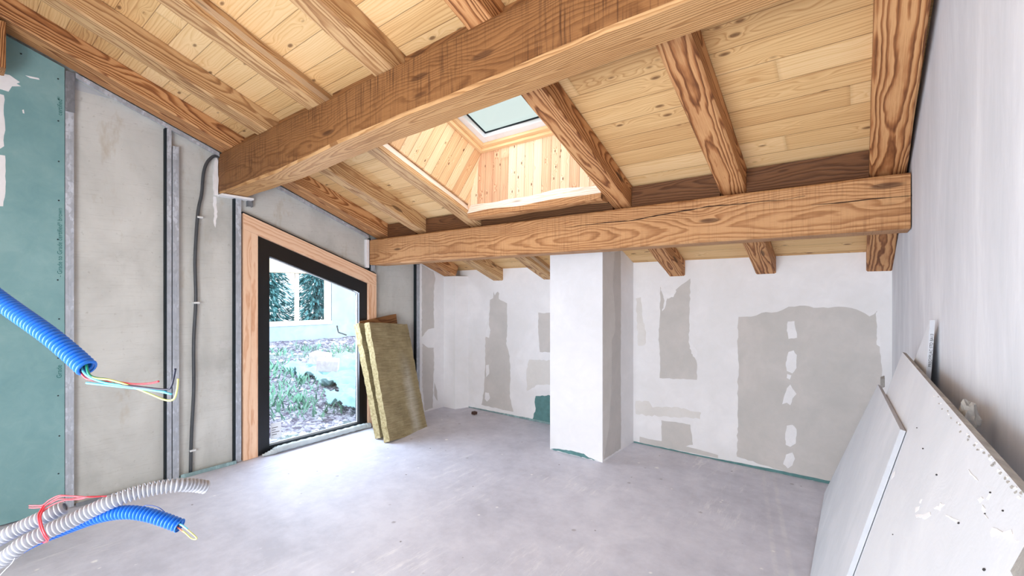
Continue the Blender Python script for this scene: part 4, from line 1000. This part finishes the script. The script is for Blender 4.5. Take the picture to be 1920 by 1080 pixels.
# two pale blocks on the tarp
M_BLK = plain('pale_stone_block', (214, 196, 196), 0.8)
for (u, v, rz, lab) in ((601,678,.5,'left pale block lying on the turquoise tarp'), (615,686,.9,'right pale block lying on the turquoise tarp')):
    p = onz(u, v, .3); m = MB().box((-.17,-.1,-.1),(.17,.1,.1)); o = m.build('stone_block', M_BLK, None, bevel=0.015); o.location = (p.x, p.y, gz(p.x,p.y)+.27); o.rotation_euler = (0.15,0.1,rz); tag(o, lab, 'block', 'pale blocks on the tarp')
# stick by the wall
a = onz(619,621,.6); p1 = onz(632,631,.38)
o = MB().tube([p1+Vector((0,0,.28)), p1+Vector((-.1,.1,.1)), p1+Vector((.05,.25,.02))], .02, 6).build('stick', plain('dark_stick', (70,78,80), .9), None, True); tag(o, 'dark bent stick lying at the foot of the far house wall', 'stick')
# stones and weeds
rs = random.Random(21); m = MB()
M_STONE = plain('rubble', (206, 202, 216), 0.9, var=0.2, scale=4)
for k in range(1500):
    x = -4.75 - 6.5*rs.random()**1.6; y = 1.4 + 5.2*rs.random() + (-(x+4.7))*0.3; s_ = rs.uniform(.012,.04)*(1+0.12*(-x-4.7)); c = Vector((x,y,gz(x,y)))
    b_ = len(m.v); ax_ = [Vector((s_*rs.uniform(.6,1.3),0,0)),Vector((0,s_*rs.uniform(.6,1.3),0)),Vector((0,0,s_*rs.uniform(.4,.9)))]
    m.v += [c+ax_[0],c-ax_[0],c+ax_[1],c-ax_[1],c+ax_[2],c-ax_[2]]; 
    for (i,j) in ((0,2),(2,1),(1,3),(3,0)): m.f.append((b_+i,b_+j,b_+4)); m.f.append((b_+j,b_+i,b_+5))
o = m.build('rubble_stones', M_STONE, None); tag(o, 'pale rubble stones scattered over the soil outside', 'stones', kind='stuff')
m = MB(); M_WEED = plain('weed_green', (128, 176, 150), 0.8, var=0.2, scale=2)
cl_ = [onz(u, v, z) for u, v, z in ((515,720,.1),(530,700,.12),(550,745,.05),(560,720,.08),(520,680,.2),(545,690,.15),(575,770,.0),(512,760,.02),(600,655,.3),(640,650,.3),(560,765,.0),(660,645,.3),(575,648,.3),(520,655,.3))]
for k in range(800):
    c0 = cl_[k % len(cl_)]; x = c0.x+rs.gauss(0,.22); y = c0.y+rs.gauss(0,.22)
    if x > -4.75: continue
    c = Vector((x,y,gz(x,y))); h_ = rs.uniform(.04,.16); a_ = rs.uniform(0,6.28); d = Vector((math.cos(a_),math.sin(a_),0)); s2 = Vector((-d.y,d.x,0))*rs.uniform(.006,.016)
    b_ = len(m.v); m.v += [c-s2, c+s2, c+d*h_*.4+Vector((0,0,h_*.6))+s2, c+d*h_*.8+Vector((0,0,h_)), c+d*h_*.4+Vector((0,0,h_*.6))-s2]; m.f.append((b_,b_+1,b_+2,b_+3,b_+4))
o = m.build('weeds', M_WEED, None); tag(o, 'tufts of green weeds growing in the rough ground outside', 'weeds', kind='stuff')
